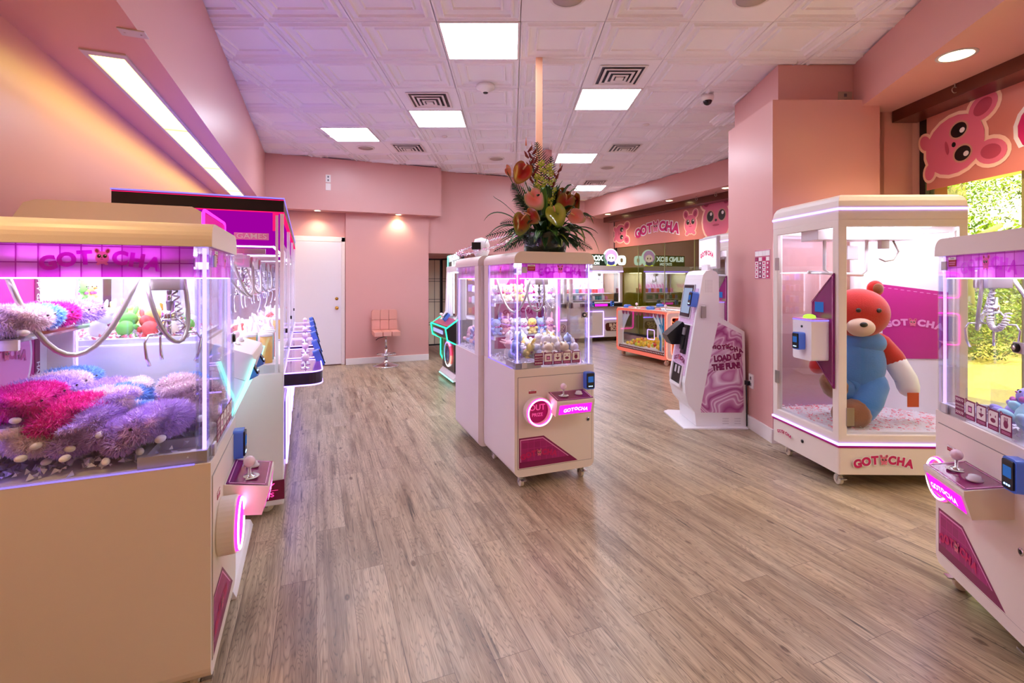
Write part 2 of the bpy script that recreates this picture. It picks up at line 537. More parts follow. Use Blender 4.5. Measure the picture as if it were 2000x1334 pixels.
# ------------------------------------------------------------------ room shell (room coordinates)
CZ = 3.30; SZ = 2.48
UL = -1.20; US = -0.72; VP = 8.31; VD = 8.40; VS = 8.14; UE = 1.80; US2 = 1.98; VA = 8.36; UA = 3.62; VB = 10.2; U2 = 6.72; V0 = -3.0
struct(MB(WOODF).box(-1.4, 7.2, V0 - .2, 10.4, -0.06, 0).build('floor'), 'wide grey brown wood planks with knots and cracks')
def shell(name, *boxes, m=PINK, label=None, camframe=False):
    b = MB(m)
    for q in boxes: b.box(*q)
    return struct(b.build(name, camframe=camframe), label)
shell('wall_left', (UL - .15, UL, V0, 8.6, 0, CZ + .02), label='salmon pink painted wall behind the left machines')
shell('wall_soffit_left', (UL, US, V0, VS, SZ, CZ), label='pink boxed soffit along the left wall')
shell('wall_back_left', (UL, 0.44, VD, VD + .15, 0, CZ), (0.44, UE, VP, VD + .15, 0, CZ), label='pink wall with the white door and the stool')
shell('wall_soffit_back', (US, US2, VS, VP + .05, SZ, CZ), label='pink soffit above the white door')
shell('wall_back_middle', (UE - .05, UA, VA, VA + .1, 1.85, CZ), (UE, UA, VA + .1, VB, 1.85, 1.95), label='pink upper wall behind the flowers')
shell('wall_back', (UE - .15, 6.9, VB, VB + .15, 0, CZ), (UE - .15, UE, VD + .15, VB, 0, CZ), (UA - .08, UA, VA + .1, VB, 1.95, CZ), label='pink rear wall behind the blind box machines')
shell('wall_soffit_right', (6.02, U2 + .1, 4.6, VB, 2.88, CZ), label='pink soffit above the rear shop window')
shell('wall_behind_camera', (-1.4, 7.3, V0 - .15, V0, 0, CZ))
# window wall at the rear right, room aligned
shell('wall_right_rear', (U2, U2 + .15, 9.98, VB, 0, CZ), (U2, U2 + .15, 4.4, 9.98, 2.85, CZ), (U2, U2 + .15, 4.4, 9.98, 0, 0.12))
# pillar, near window wall and its soffit, square to the ceiling tiles
def cshell(name, polys, label=None, m=PINK):
    b = MB(m)
    for (poly, z0, z1) in polys: b.prism(poly, z0, z1, 'z')
    return struct(b.build(name, camframe=True), label)
cshell('wall_pillar', [([(2.225, 4.13), (3.14, 4.13), (3.14, 5.02), (2.245, 5.02)], 0, 2.93), ([(2.36, 4.29), (3.3, 4.29), (3.3, 5.3), (2.44, 5.3)], 0, CZ)], 'broad salmon pillar with poster between kiosk and giant machine')
cshell('wall_right', [([(3.1, 4.29), (3.60, 4.29), (3.60, 4.44), (3.1, 4.44)], 0, CZ),
                      ([(3.62, 4.25), (3.62, -4.2), (3.78, -4.2), (3.78, 4.25)], 2.86, CZ), ([(3.62, 4.25), (3.62, -4.2), (3.78, -4.2), (3.78, 4.25)], 0, 0.08),
                      ([(3.55, 4.29), (4.7, 6.66), (4.8, 6.6), (3.78, 4.2)], 0, CZ)], 'salmon wall around the near shop window')
cshell('wall_soffit_near_right', [([(3.03, 4.29), (0.98, -4.2), (3.66, -4.2), (3.66, 4.29)], 2.88, CZ)], 'pink soffit above the near shop window')
# unseen roof slab, added over the tiles to block the sun
shell('ceiling_slab', (-1.6, 7.6, V0 - .4, 10.6, CZ + .03, CZ + .3), m=WHITE)

# baseboards
def bb(name, *bx): return struct(MB(WHITE).box(*bx[0]).build(name, bevel=.004))
BH = .105
bb('baseboard_left', (UL, UL + .015, V0, VD, 0, BH))
bb('baseboard_back_left', (0.44, UE, VP - .015, VP, 0, BH))
bb('baseboard_door_side', (UL, -.56, VD - .015, VD, 0, BH))
bb('baseboard_back', (UE, 6.7, VB - .015, VB, 0, BH))
pb = MB(WHITE)
pb.prism([(2.21, 4.115), (3.12, 4.115), (3.12, 4.13), (2.225, 4.13)], 0, .12, 'z').prism([(2.21, 4.115), (2.225, 4.13), (2.245, 5.02), (2.23, 5.02)], 0, .12, 'z')
struct(pb.build('baseboard_pillar', camframe=True))

# door in the back-left wall
def cs(px, v):   # room point where the view ray through pixel column px meets the plane V=v
    r = (px - 1000) / 945
    x_dir, y_dir = r * math.cos(TH) + math.sin(TH), -r * math.sin(TH) + math.cos(TH)
    t = v / y_dir
    return x_dir * t
def cv(px, u):
    r = (px - 1000) / 945
    x_dir, y_dir = r * math.cos(TH) + math.sin(TH), -r * math.sin(TH) + math.cos(TH)
    return y_dir * (u / x_dir)
d0, d1 = -.47, .375
dr = MB(mat('white_door_paint', (236, 230, 236), 0.35)).box(d0, d1, VD - .035, VD - .002, .015, 2.0).build('door_1', bevel=.004)
struct(dr, 'plain white door with brass knob and deadbolt')
BRASS = mat('polished_brass', (214, 170, 80), 0.2, 1.0)
MB(BRASS).lathe([(0.001, 0), (.028, 0), (.028, .006), (.011, .01), (.011, .03), (.026, .042), (.028, .055), (.018, .066), (.001, .068)], M=Matrix.Translation((d1 - .07, VD - .035, .93)) @ Matrix.Rotation(R(90), 4, 'X'), n=18).build('door_handle', dr)
MB(BRASS).lathe([(0.001, 0), (.026, 0), (.026, .01), (.016, .014), (.016, .022), (.001, .022)], M=Matrix.Translation((d1 - .07, VD - .035, 1.08)) @ Matrix.Rotation(R(90), 4, 'X'), n=18).build('deadbolt', dr)
hb = MB(STEEL)
t = MB(WHITE)
for (a, b_, z0, z1) in ((d0 - .075, d0, 0, 2.08), (d1, d1 + .06, 0, 2.08), (d0 - .075, d1 + .06, 2.005, 2.085)): t.box(a, b_, VD - .028, VD + .01, z0, z1)
struct(t.build('trim_1', bevel=.005), 'white painted casing around the white door')

# ------------------------------------------------------------------ ceiling tiles, square to the camera
TS = 0.623; TX0, TY0 = 0.0646, 3.57
lights_t = {(-1, 0), (-2, 3), (-4, 4), (1, 2), (1, 6), (2, 10), (3, -5), (4, 7)}  # the panel behind the viewpoint is added to light the foreground
lights_t.discard((4, 7))
vents_t = {(1, 1), (-2, 2), (-3, 5), (2, 5), (2, 9)}
spk_t = {(0, -1), (2, -1), (-4, 5), (-1, 6), (2, 7)}
ct = MB(TILE)
prof = [(.004, .022), (.004, 0), (.016, -.001), (.022, .014), (.050, .017), (.058, -.006), (.070, -.007), (.077, .010), (.104, .020), (.126, .028), (.131, .008), (.142, .008), (.147, .022)]
for i in range(-9, 9):
    for j in range(-12, 13):
        x0, y0 = TX0 + i*TS, TY0 + j*TS
        c = W(x0 + TS/2, y0 + TS/2)
        if not (US - .5 < c.x < 6.9 and V0 - .4 < c.y < VB + .4): continue
        if (i, j) in lights_t: continue
        if (i, j) in vents_t or (i, j) in spk_t:
            ct.box(x0 + .002, x0 + TS - .002, y0 + .002, y0 + TS - .002, CZ, CZ + .012); continue
        vs = []; fs = []
        for k, (a, h) in enumerate(prof):
            vs += [(x0+a, y0+a, CZ+h), (x0+TS-a, y0+a, CZ+h), (x0+TS-a, y0+TS-a, CZ+h), (x0+a, y0+TS-a, CZ+h)]
            if k:
                o = 4*(k-1)
                for q in range(4): fs.append((o+q, o+4+q, o+4+(q+1) % 4, o+(q+1) % 4))
        o = 4*(len(prof)-1); fs.append((o+3, o+2, o+1, o))
        ct.add(vs, fs)
struct(ct.build('ceiling', camframe=True), 'white pressed coffered ceiling tiles in a drop grid')
PANEL = glow('ceiling_panel_glow', (228, 237, 255), PANEL_E)
where = {(-1, 0): 'largest and nearest square ceiling light panel', (-2, 3): 'square ceiling light panel left of centre beside a vent', (-4, 4): 'leftmost square ceiling light panel near the back left wall',
         (1, 2): 'square ceiling light panel right of the pink pole behind a vent', (1, 6): 'small square ceiling light panel just right of the flowers', (2, 10): 'farthest square ceiling light panel near the rear wall'}
for k, (i, j) in enumerate(sorted(lights_t)):
    e = empty('ceiling_light', (TX0 + (i+.5)*TS, TY0 + (j+.5)*TS), 0, where.get((i, j), 'added unseen ceiling light panel behind the viewpoint'), 'ceiling light', 'square ceiling light panels', CZ)
    h = TS/2 - .003
    f = MB(WHITE)
    for q in ((-h, h, -h, -h+.018), (-h, h, h-.018, h), (-h, -h+.018, -h+.018, h-.018), (h-.018, h, -h+.018, h-.018)): f.box(*q, -.004, .03)
    f.build('light_frame', e)
    MB(PANEL).box(-h+.018, h-.018, -h+.018, h-.018, .004, .012).build('diffuser', e)
vlab = {(1, 1): 'square ceiling air vent in front of the right light panel', (-2, 2): 'square ceiling air vent in front of the left centre light panel', (-3, 5): 'ceiling air vent near the back left wall', (2, 5): 'ceiling air vent right of the flowers', (2, 9): 'farthest ceiling air vent before the last light panel'}
for (i, j) in sorted(vents_t):
    e = empty('ceiling_vent', (TX0 + (i+.5)*TS, TY0 + (j+.5)*TS), 0, vlab[(i, j)], 'air vent', 'ceiling air vents', CZ)
    MB(BLACK).box(-.2, .2, -.2, .2, -.004, -.001).build('vent_opening', e)
    b = MB(WHITE)
    for k, s in enumerate((.215, .165, .118, .072)):
        z = -.006 - .008*k
        b.ringprism([(-s, -s), (s, -s), (s, s), (-s, s)], [(-s+.022, -s+.022), (s-.022, -s+.022), (s-.022, s-.022), (-s+.022, s-.022)], z, z - .005, 'z')
    b.box(-.035, .035, -.035, .035, -.04, -.03)
    b.build('vane', e)
slab = {(0, -1): 'round ceiling speaker at the top edge above the centre', (2, -1): 'round ceiling speaker at the top edge, right one', (-4, 5): 'round ceiling speaker near the back left wall', (-1, 6): 'round ceiling speaker left of the flowers', (2, 7): 'round ceiling speaker far right of the flowers'}
for (i, j) in sorted(spk_t):
    e = empty('ceiling_speaker', (TX0 + (i+.5)*TS, TY0 + (j+.5)*TS), 0, slab[(i, j)], 'speaker', 'round ceiling speakers', CZ)
    MB(WHITE).lathe([(.10, -.001), (.128, -.001), (.124, -.008), (.105, -.01)], n=28, caps=False).build('speaker_ring', e)
    MB(mat('speaker_mesh', (190, 178, 168), .7)).lathe([(.001, -.009), (.104, -.009), (.104, -.003), (.001, -.003)], n=28).build('grille', e)
for (x, y, l) in ((-2.44, 6.46, 'small round sprinkler cap at left of the ceiling'), (-.9, 6.45, 'small round sprinkler cap behind the left vents'), (1.65, 5.95, 'small round sprinkler cap right of the flowers')):
    o = MB(WHITE).lathe([(.001, -.012), (.035, -.01), (.04, 0), (.001, 0)], n=20).build('sprinkler_cap')
    place(o, (x, y), 0, CZ); tag(o, l, 'sprinkler', 'sprinkler caps')
# cameras / detector
e = empty('smoke_detector', (-.26, 4.75), 0, 'white round detector dome on the ceiling left of the pole', 'detector', None, CZ)
MB(WHITE).lathe([(.001, -.0), (.09, 0), (.09, -.03), (.06, -.045), (.03, -.07), (.001, -.075)][::-1], n=24).build('detector_body', e)
MB(BLACK).lathe([(.02, -.078), (.028, -.068), (.028, -.062), (.001, -.06)], n=14).build('sensor', e)
e = empty('security_camera', (2.02, 5.0), 0, 'white dome security camera on the ceiling at right', 'security camera', None, CZ)
MB(WHITE).lathe([(.001, 0), (.06, 0), (.065, -.03), (.055, -.06), (.001, -.06)][::-1], n=24).build('camera_housing', e)
MB(mat('camera_dome_black', (22, 20, 24), .08)).ell((0, 0, -.06), (.045, .045, .045), 16, 10).build('dome', e)

# hanging pole and slim column behind the flowers
p = MB(mat('peach_pole_paint', (226, 165, 130), .45)).box(-.028, .028, -.028, .028, 0, CZ - .012).build('trim_2'); struct(p, 'slim peach square pole rising behind the flowers'); place(p, (.232, 4.15), 0)
p = MB(PINK).box(-.05, .05, -.05, .05, 0, CZ).build('trim_3'); struct(p, 'slim pink column behind the flowers'); place(p, (.52, 7.15), 22)

# strip light set in the left soffit
e = bpy.data.objects.new('strip_light', None); COL.objects.link(e); e.location = (-1.0, 2.85, SZ); tag(e, 'long recessed fluorescent strip light under the left soffit', 'strip light')
MB(glow('strip_glow', (255, 216, 100), 3.4)).box(-.01, .13, .05, 5.15, -.001, .01).build('diffuser', e)
b = MB(LGREY)
for q in ((-.03, -.01, .0, 5.2), (.13, .15, 0, 5.2), (-.01, .13, 0, .05), (-.01, .13, 5.15, 5.2), (-.01, .13, 1.3, 1.31), (-.01, .13, 2.6, 2.61), (-.01, .13, 3.9, 3.91)): b.box(*q, -.008, .01)
b.build('light_frame', e)
# blank cover plate
e = empty('cover_plate', (-1.66, 2.12), 22, 'small white blank plate under the left soffit', 'cover plate', None, SZ)
MB(LGREY).box(-.05, .05, -.035, .035, -.006, 0).build('plate', e, bevel=.002)
for xx in (-.03, .03): MB(STEEL).lathe([(.001, -.008), (.004, -.008), (.004, -.005), (.001, -.005)], (xx, 0, 0), 10).build('screw', e)

# recessed downlights
WGLOW = glow('downlight_glow', (255, 225, 160), 7.0)
def downlight(u, v, z, label, r=.05, power=WARM_W, col=(1, .74, .48)):
    e = bpy.data.objects.new('downlight', None); COL.objects.link(e); e.location = (u, v, z); tag(e, label, 'downlight', 'recessed downlights')
    MB(LGREY).lathe([(r, -.004), (r + .018, -.004), (r + .02, 0), (r, .0)], n=24, caps=False).build('trim_ring', e)
    MB(WGLOW).lathe([(.001, -.003), (r, -.003), (r, -.001), (.001, -.001)], n=24).build('bulb', e)
    l = bpy.data.lights.new('downlight_beam', 'SPOT'); l.energy = power; l.color = col; l.spot_size = R(125); l.spot_blend = .7; l.shadow_soft_size = .05
    o = bpy.data.objects.new('downlight_beam', l); COL.objects.link(o); o.parent = e; o.location = (0, 0, -.02)
    return e
for (px, l) in ((620, 'recessed downlight above the white door'), (778, 'recessed downlight above the stool')):
    downlight(cs(px, VS + .09), VS + .085, SZ, l, .045, 9)
for (x, y, l, r) in ((2.94, 3.2, 'large recessed downlight above the near shop window', .09), (3.05, 1.6, 'recessed downlight out of view to the right', .09), (2.7, -.4, 'recessed downlight behind the viewpoint', .09)):
    p = W(x, y); downlight(p.x, p.y, 2.88, l, r, WARM_W)
for (px, l) in ((1187, 'farthest recessed downlight above the rear window'), (1307, 'middle recessed downlight above the rear window'), (1418, 'recessed downlight above the rear window by the pillar')):
    u = 6.17; downlight(u, cv(px, u), 2.88, l, .06, 16)
for v, pw_ in ((-1.6, .07), (.3, .08), (1.4, .5)): downlight(-.97, v, SZ, 'recessed downlight behind the viewpoint at left', .07, WARM_W * pw_, (1, .66, .27))

# eye hooks by the windows
for (x, y, z, l) in ((3.35, 3.66, 2.88, 'small metal ring hook above the near window'), (3.34, 3.1, 2.88, 'small metal ring hook at the top right corner')):
    e = empty('eye_hook', (x, y), 0, l, 'hook', 'ring hooks in the soffit', z)
    MB(STEEL).cyl((0, 0, 0), (0, 0, -.03), .003, 8).tube([(.022*math.cos(a), 0, -.05 + .022*math.sin(a)) for a in [2*PI*k/16 for k in range(16)]], .0035, 6, closed=True).build('ring', e)
for px in (1360, 1398):
    o = MB(STEEL).cyl((0, 0, 0), (0, 0, -.03), .003, 8).tube([(.022*math.cos(a), 0, -.05 + .022*math.sin(a)) for a in [2*PI*k/16 for k in range(16)]], .0035, 6, closed=True).build('eye_hook')
    o.location = (6.3, cv(px, 6.3), 2.88); tag(o, 'small metal ring hook above the rear window' + (' near the pillar' if px == 1398 else ' left of the other'), 'hook', 'ring hooks in the soffit')

# wood beams
b = MB(BEAMW).box(6.42, 6.62, 4.6, 10.0, 2.76, 2.88).build('beam', bevel=.005); struct(b, 'dark brown timber beam above the rear window'); b.name = 'trim_4'
b = MB(BEAMW).prism([(3.36, 4.28), (3.36, -4), (3.58, -4), (3.58, 4.28)], 2.78, 2.88, 'z').build('trim_5', camframe=True, bevel=.005); struct(b, 'dark brown timber beam above the near window')
RAIL = MB(BLACK)
b = MB(BLACK).box(6.62, 6.66, 4.6, 9.98, 2.80, 2.85).build('curtain_track'); tag(b, 'black curtain track above the rear window', 'track')

# windows: frame, mullions, panes
BFR = mat('black_window_frame', (26, 24, 26), .35)
MULL = mat('olive_window_joint', (150, 150, 90), .3)
w = MB(BFR)
w.box(U2 - .02, U2 + .05, 9.93, 9.98, .12, 2.85).box(U2 - .02, U2 + .05, 4.5, 9.93, 2.81, 2.85).box(U2 - .02, U2 + .05, 4.5, 9.93, .12, .16)
f2 = struct(w.build('window_2'), 'rear shop window of olive tinted panes')
w = MB(MULL)
for v in (9.05, 8.16, 7.3, 6.45, 5.6): w.box(U2 + .005, U2 + .03, v - .008, v + .008, .16, 2.81)
w.build('window_joint', f2)
MB(WGD).box(U2 + .01, U2 + .022, 4.5, 9.93, .16, 2.81).build('pane', f2)
w = MB(BFR)
w.prism([(3.58, 4.25), (3.58, 4.19), (3.66, 4.19), (3.66, 4.25)], .08, 2.86, 'z').prism([(3.58, 4.19), (3.58, -4), (3.66, -4), (3.66, 4.19)], 2.80, 2.86, 'z').prism([(3.58, 4.19), (3.58, -4), (3.66, -4), (3.66, 4.19)], .08, .13, 'z')
f1 = struct(w.build('window_1', camframe=True), 'near shop window onto the garden')
w = MB(MULL)
for y in (3.42, 2.4, 1.3): w.prism([(3.61, y - .008), (3.635, y - .008), (3.635, y + .008), (3.61, y + .008)], .13, 2.8, 'z')
w.build('window_joint', f1)
MB(WGL).prism([(3.615, 4.19), (3.615, -4), (3.627, -4), (3.627, 4.19)], .13, 2.8, 'z').build('pane', f1)

# banners inside the window heads
BAN = mat('salmon_banner_vinyl', (208, 128, 116), .45)
GLW = mat('banner_pale_outline', (255, 214, 190), .5)
v0, v1 = 4.55, 9.90; z0, z1 = 2.15, 2.80
o = MB(BAN).box(0, v1 - v0, .0, .008, z0, z1).build('sign_banner')
o.location = (U2 - .045, v1, 0); o.rotation_euler = (0, 0, R(-90)); tag(o, 'long salmon shop name banner across the rear window', 'banner')
g = MB(); Lr = v1 - v0
def vx(px): return v1 - cv(px, U2 - .045)
zc = (z0 + z1)/2
mouse(g, vx(1212), zc, .26, R(-90), .003, None, GLW)
logo(g, vx(1281), zc + .03, (vx(1324) - vx(1238)) * 1.0, LOGOM, .003, PRW, None, .05)
mouse(g, vx(1349), zc - .02, .20, 0, .003, None, GLW)
mouse(g, vx(1399), zc - .02, .40, 0, .003, None, GLW)
g.build('banner_print', o)
o = MB(BAN).box(0, 7.9, .0, .008, 2.16, 2.80).build('sign_banner')
place(o, (3.565, 4.16), -90); tag(o, 'salmon shop name banner across the near window at right', 'banner')
g = MB(); zc = 2.48
mouse(g, .26, zc, .29, R(-80), .003, None, GLW)
logo(g, 1.95, zc + .1, 2.4, LOGOM, .003, PRW, None, .05)
mouse(g, 3.6, zc, .3, 0, .003, None, GLW)
g.build('banner_print', o)

# small wall fittings
def wallbox(name, loc, rz, w_, h, label, cat, m=WHITE, d=.008, det=True):
    e = bpy.data.objects.new(name, None); COL.objects.link(e); e.location = loc; e.rotation_euler.z = rz; tag(e, label, cat)
    MB(m).box(-w_/2, w_/2, -d, 0, -h/2, h/2).build('plate', e, bevel=.002)
    if det:
        for s in (-1, 1): MB(GREY).box(-.012, .012, -d-.003, -d, s*h*.22 - .014, s*h*.22 + .014).build('socket', e)
    return e
px = cs(641, VS); wallbox('wall_outlet', (px, VS, 2.98), 0, .075, .12, 'white power outlet high on the back left soffit', 'outlet')
wallbox('blank_plate', (px, VS, 2.85), 0, .075, .11, 'white blank plate below the high outlet', 'plate', det=False)
p = W(2.232, 4.50); wallbox('wall_outlet', (p.x, p.y, .45), R(-90) - TH, .08, .13, 'white power outlet low on the pillar behind the kiosk', 'outlet', d=.012)
p = W(2.95, 4.29); wallbox('speaker_plate', (p.x, p.y, 3.0), -TH, .12, .12, 'beige square perforated plate above the pillar', 'plate', m=mat('beige_plate', (190, 170, 150), .6))
e = wallbox('info_poster', (W(2.2285, 4.30).x, W(2.2285, 4.30).y, 1.53), R(-90) - TH, .27, .26, 'pink and white instruction poster on the pillar side', 'poster', d=.003, det=False, m=mat('poster_paper', (214, 140, 158), .2))
g = MB(); 
for i in range(4):
    g.m(PRW).box(-.125 + i*.063, -.066 + i*.063, -.0055, -.0035, .075, .12)
    for j in range(5):
        g.m([PRW, MAGD, PRW, LOGOM][(i + (j == 4)) % 4]).box(-.122 + i*.063, -.072 + i*.063, -.0055, -.0035, -.120 + j*.038, -.088 + j*.038)
        g.m([LOGOM, PRW][(i % 2)]).box(-.110 + i*.063, -.084 + i*.063, -.0065, -.0055, -.112 + j*.038, -.096 + j*.038)
g.build('poster_print', e)

# ------------------------------------------------------------------ outside
PAVE = mat('sunlit_pavement', (205, 180, 110), .8, vary=.15, vscale=1.5, bump=.3, bscale=30)
b = MB(PAVE).box(-4, 40, -22, 34, -.30, -.07).build('ground'); struct(b, 'sunlit paving outside the windows')
b = MB(mat('canopy_white', (235, 228, 205), .6)).prism([(3.8, 6.0), (3.8, -6), (5.9, -6), (5.9, 6.0)], 2.62, 2.85, 'z').build('ceiling_canopy', camframe=True); struct(b, 'pale canopy over the walkway outside')
shell('wall_outside', (8.9, 9.1, 5.2, 14, -.1, 4.2), m=mat('olive_outer_wall', (120, 112, 72), .7), label='dark olive wall across the passage')
shell('ceiling_passage', (6.9, 9.1, 5.2, 12, 2.9, 3.1), m=mat('passage_ceiling', (110, 104, 74), .7))
LEAFG = [mat('garden_leaf_bright', (120, 165, 40), .5), mat('garden_leaf_dark', (50, 92, 30), .5), mat('garden_leaf_lime', (170, 195, 60), .5)]
BARK = mat('garden_bark', (150, 140, 105), .8, bump=.5, bscale=20)
def bush_mesh(seed, n=900, r=(1, 1, 1), lm=0, L_=.085):
    rd = random.Random(seed); g = MB()
    for k in range(n):
        g.m(LEAFG[(lm + rd.choice((0, 0, 1, 2))) % 3])
        d = Vector((rd.gauss(0, 1), rd.gauss(0, 1), rd.gauss(0, 1))).normalized() * rd.random() ** .4
        c = Vector((d.x*r[0], d.y*r[1], d.z*r[2] + r[2]))
        a = Vector((rd.gauss(0, 1), rd.gauss(0, 1), rd.gauss(-.3, .7))).normalized() * L_ * rd.uniform(.6, 1.5)
        s_ = a.cross(Vector((rd.gauss(0, 1), rd.gauss(0, 1), 1))).normalized() * L_ * .22
        g.add([c, c + a*.5 + s_, c + a, c + a*.5 - s_], [(0, 1, 2, 3)])
    return g
bp = [bush_mesh(s, 3200, (1.0, 1.0, .8), s).build('garden_shrub') for s in (1, 2)]
spots = [(8.6, 8.9, .7), (10.4, 9.3, .8), (12.4, 9.6, .75), (14.4, 9.8, .9), (9.6, 11.3, 1.2), (12.2, 11.9, 1.4), (15.2, 12.4, 1.5), (8.3, 7.0, .5), (11.0, 14.8, 2.0), (14.9, 15.9, 2.3), (18.5, 14.0, 2.2), (16.8, 9.4, 1.2)]
sl = ['nearest', 'second', 'low', 'tall', 'dense', 'wide', 'small', 'big', 'left rear', 'rear', 'right', 'farthest']
for k, (x, y, s) in enumerate(spots):
    o = bp[k] if k < 2 else dup(bp[k % 2])
    place(o, (x, y), 50*k, -.1); o.scale = (s, s, s)
    tag(o, f'{sl[k]} sunlit green garden shrub outside the near window', 'shrub', 'garden shrubs outside')
for k, (x, y, l) in enumerate(((9.1, 9.9, 'pale forked tree trunk seen above the giant machine'), (12.6, 13.6, 'leaning pale tree trunk in the garden'), (16.6, 11.2, 'far tree trunk in the garden'))):
    e = empty('garden_tree', (x, y), 30*k, l, 'tree', 'garden trees outside', -.08)
    g = MB(BARK).tube([(0, 0, 0), (.05, 0, 1.2), (-.05, .05, 2.2), (.1, .1, 3.4)], [.3, .24, .22, .14], 12).tube([(-.03, .03, 1.7), (.4, .1, 2.3), (1.1, .2, 2.6)], [.09, .07, .05], 8).tube([(0, .03, 1.9), (-.4, .2, 2.8), (-.6, .3, 3.6)], [.08, .06, .04], 8)
    g.build('trunk', e)
    c = bush_mesh(20 + k, 2600, (1.5, 1.5, .9), k).build('crown', e); c.location = (0, 0, 2.9)

# ------------------------------------------------------------------ plush toys
def fur_ell(g, c, r, n, L_, rd, M=None):
    core = (r[0]*.93, r[1]*.93, r[2]*.93)
    g.ell(c, core, 14, 9, M)
    for k in range(n):
        z = rd.uniform(-1, 1); t = rd.uniform(0, 2*PI); q = math.sqrt(1 - z*z)
        nrm = Vector((q*math.cos(t), q*math.sin(t), z))
        p = Vector((nrm.x*r[0]*.93, nrm.y*r[1]*.93, nrm.z*r[2]*.93))
        nn = Vector((nrm.x/r[0], nrm.y/r[1], nrm.z/r[2])).normalized()
        d = (nn*.9 + Vector((rd.gauss(0, .5), rd.gauss(0, .5), rd.gauss(-.1, .5)))).normalized() * L_ * rd.uniform(.5, 1.3)
        s_ = d.cross(Vector((rd.gauss(0, 1), rd.gauss(0, 1), rd.gauss(0, 1)))).normalized() * L_ * .12
        if M:
            p = M @ p; d = M @ d; s_ = M @ s_
        p = p + Vector(c)
        g.add([p - s_, p + s_, p + d], [(0, 1, 2)])

FUR = [mat('lilac_fur', (216, 182, 248), .9, sheen=.6), mat('blue_fur', (145, 195, 252), .9, sheen=.6), mat('pale_pink_fur', (254, 232, 242), .9, sheen=.6), mat('magenta_fur', (245, 10, 185), .9, sheen=.4)]
FNAME = ['lilac', 'light blue', 'pale pink', 'bright magenta']
PAW = mat('white_plush_paw', (250, 246, 246), .85)
CLEARB = mat('clear_filler_beads', (240, 238, 250), .12, spec=.9)
def fluffy_proto():
    rd = random.Random(3)
    e = bpy.data.objects.new('fluffy_bunny_plush', None); COL.objects.link(e)
    g = MB(FUR[0])
    fur_ell(g, (0, 0, .052), (.085, .052, .045), 4200, .019, rd)
    fur_ell(g, (.085, 0, .062), (.045, .042, .038), 1800, .017, rd)
    g.build('body', e)
    for s in (-1, 1):
        g = MB(FUR[0])
        M = Matrix.Rotation(s*.35, 3, 'Z') @ Matrix.Rotation(.25, 3, 'Y')
        fur_ell(g, (.06, s*.045, .085), (.055, .016, .012), 800, .013, rd, M)
        g.build('ear', e)
    for (x, y) in ((.075, .048), (.07, -.048), (-.075, .043), (-.078, -.043)):
        MB(PAW).ell((x, y, .018), (.016, .0115, .0105), 12, 8).build('paw', e)
    for q in (-.018, .018): MB(BLACK).ell((.123, q, .07), .004, 8, 6).build('eye', e)
    return e
def recolor(e, m, names=('body', 'ear')):
    for ch in e.children:
        if ch.name.split('.')[0] in names: setmat(ch, m)
FP = fluffy_proto(); _fused = [False]
def fluffy(root, x, y, z, rz, tilt, roll, ci, label, group, s=1.0):
    """root = the machine whose local frame the position is given in; the toy itself stays top-level"""
    e = dup(FP) if _fused[0] else FP
    _fused[0] = True
    recolor(e, FUR[ci])
    lw(root, e, x, y, z, (roll, tilt, rz), s)
    return tag(e, label, 'plush toy', group)
def lw(root, e, x, y, z, rot=(0, 0, 0), s=1.0):
    rz = root.rotation_euler.z
    e.location = root.location + Matrix.Rotation(rz, 3, 'Z') @ Vector((x, y, z))
    e.rotation_euler = (rot[0], rot[1], rot[2] + rz)
    e.scale = (s, s, s)

DOLLC = [mat('doll_white', (250, 246, 248), .85, sheen=.4), mat('doll_pink', (250, 196, 206), .85, sheen=.4), mat('doll_yellow', (248, 224, 130), .85, sheen=.4), mat('doll_blue', (176, 196, 244), .85, sheen=.4), mat('doll_lavender', (160, 150, 230), .85, sheen=.4), mat('doll_cream', (250, 232, 196), .85, sheen=.4), mat('doll_aqua', (170, 225, 240), .85, sheen=.4), mat('doll_green', (120, 210, 90), .8), mat('doll_coral', (230, 96, 90), .8), mat('doll_orange', (250, 150, 50), .8)]
DN = ['white', 'pink', 'yellow', 'light blue', 'lavender', 'cream', 'aqua', 'green', 'coral', 'orange']
RIB = mat('doll_ribbon', (190, 90, 170), .6)
def doll_proto(kind):
    """sitting little animal: 0 round ears, 1 long ears, 2 chick"""
    e = bpy.data.objects.new(['bear_plush', 'bunny_plush', 'chick_plush'][kind], None); COL.objects.link(e)
    g = MB(DOLLC[0]).ell((0, 0, .042), (.036, .032, .042)).build('body', e)
    h = MB(DOLLC[0]).ell((0, -.004, .098), (.040, .036, .035))
    h.build('head', e)
    for s in (-1, 1):
        if kind == 0: MB(DOLLC[0]).ell((s*.03, 0, .128), (.014, .009, .014), 10, 6).build('ear', e)
        if kind == 1: MB(DOLLC[0]).ell((s*.024, .002, .146), (.011, .008, .032), 10, 6).build('ear', e)
        MB(DOLLC[0]).ell((s*.038, -.016, .052), (.013, .018, .012), 10, 6).build('arm', e)
        MB(DOLLC[0]).ell((s*.024, -.034, .014), (.015, .024, .014), 10, 6).build('leg', e)
        MB(BLACK).ell((s*.015, -.037, .1), .0036, 8, 5).build('eye', e)
    if kind == 2: MB(DOLLC[9]).ell((0, -.042, .092), (.009, .01, .005), 8, 5).build('beak', e)
    else: MB(RIB).ell((0, -.04, .093), (.004, .004, .003), 8, 5).build('nose', e)
    MB(RIB).ell((-.012, -.033, .068), (.012, .006, .008), 8, 5).ell((.012, -.033, .068), (.012, .006, .008), 8, 5).build('ribbon', e)
    return e
DP = [doll_proto(k) for k in range(3)]; _du = [False]*3
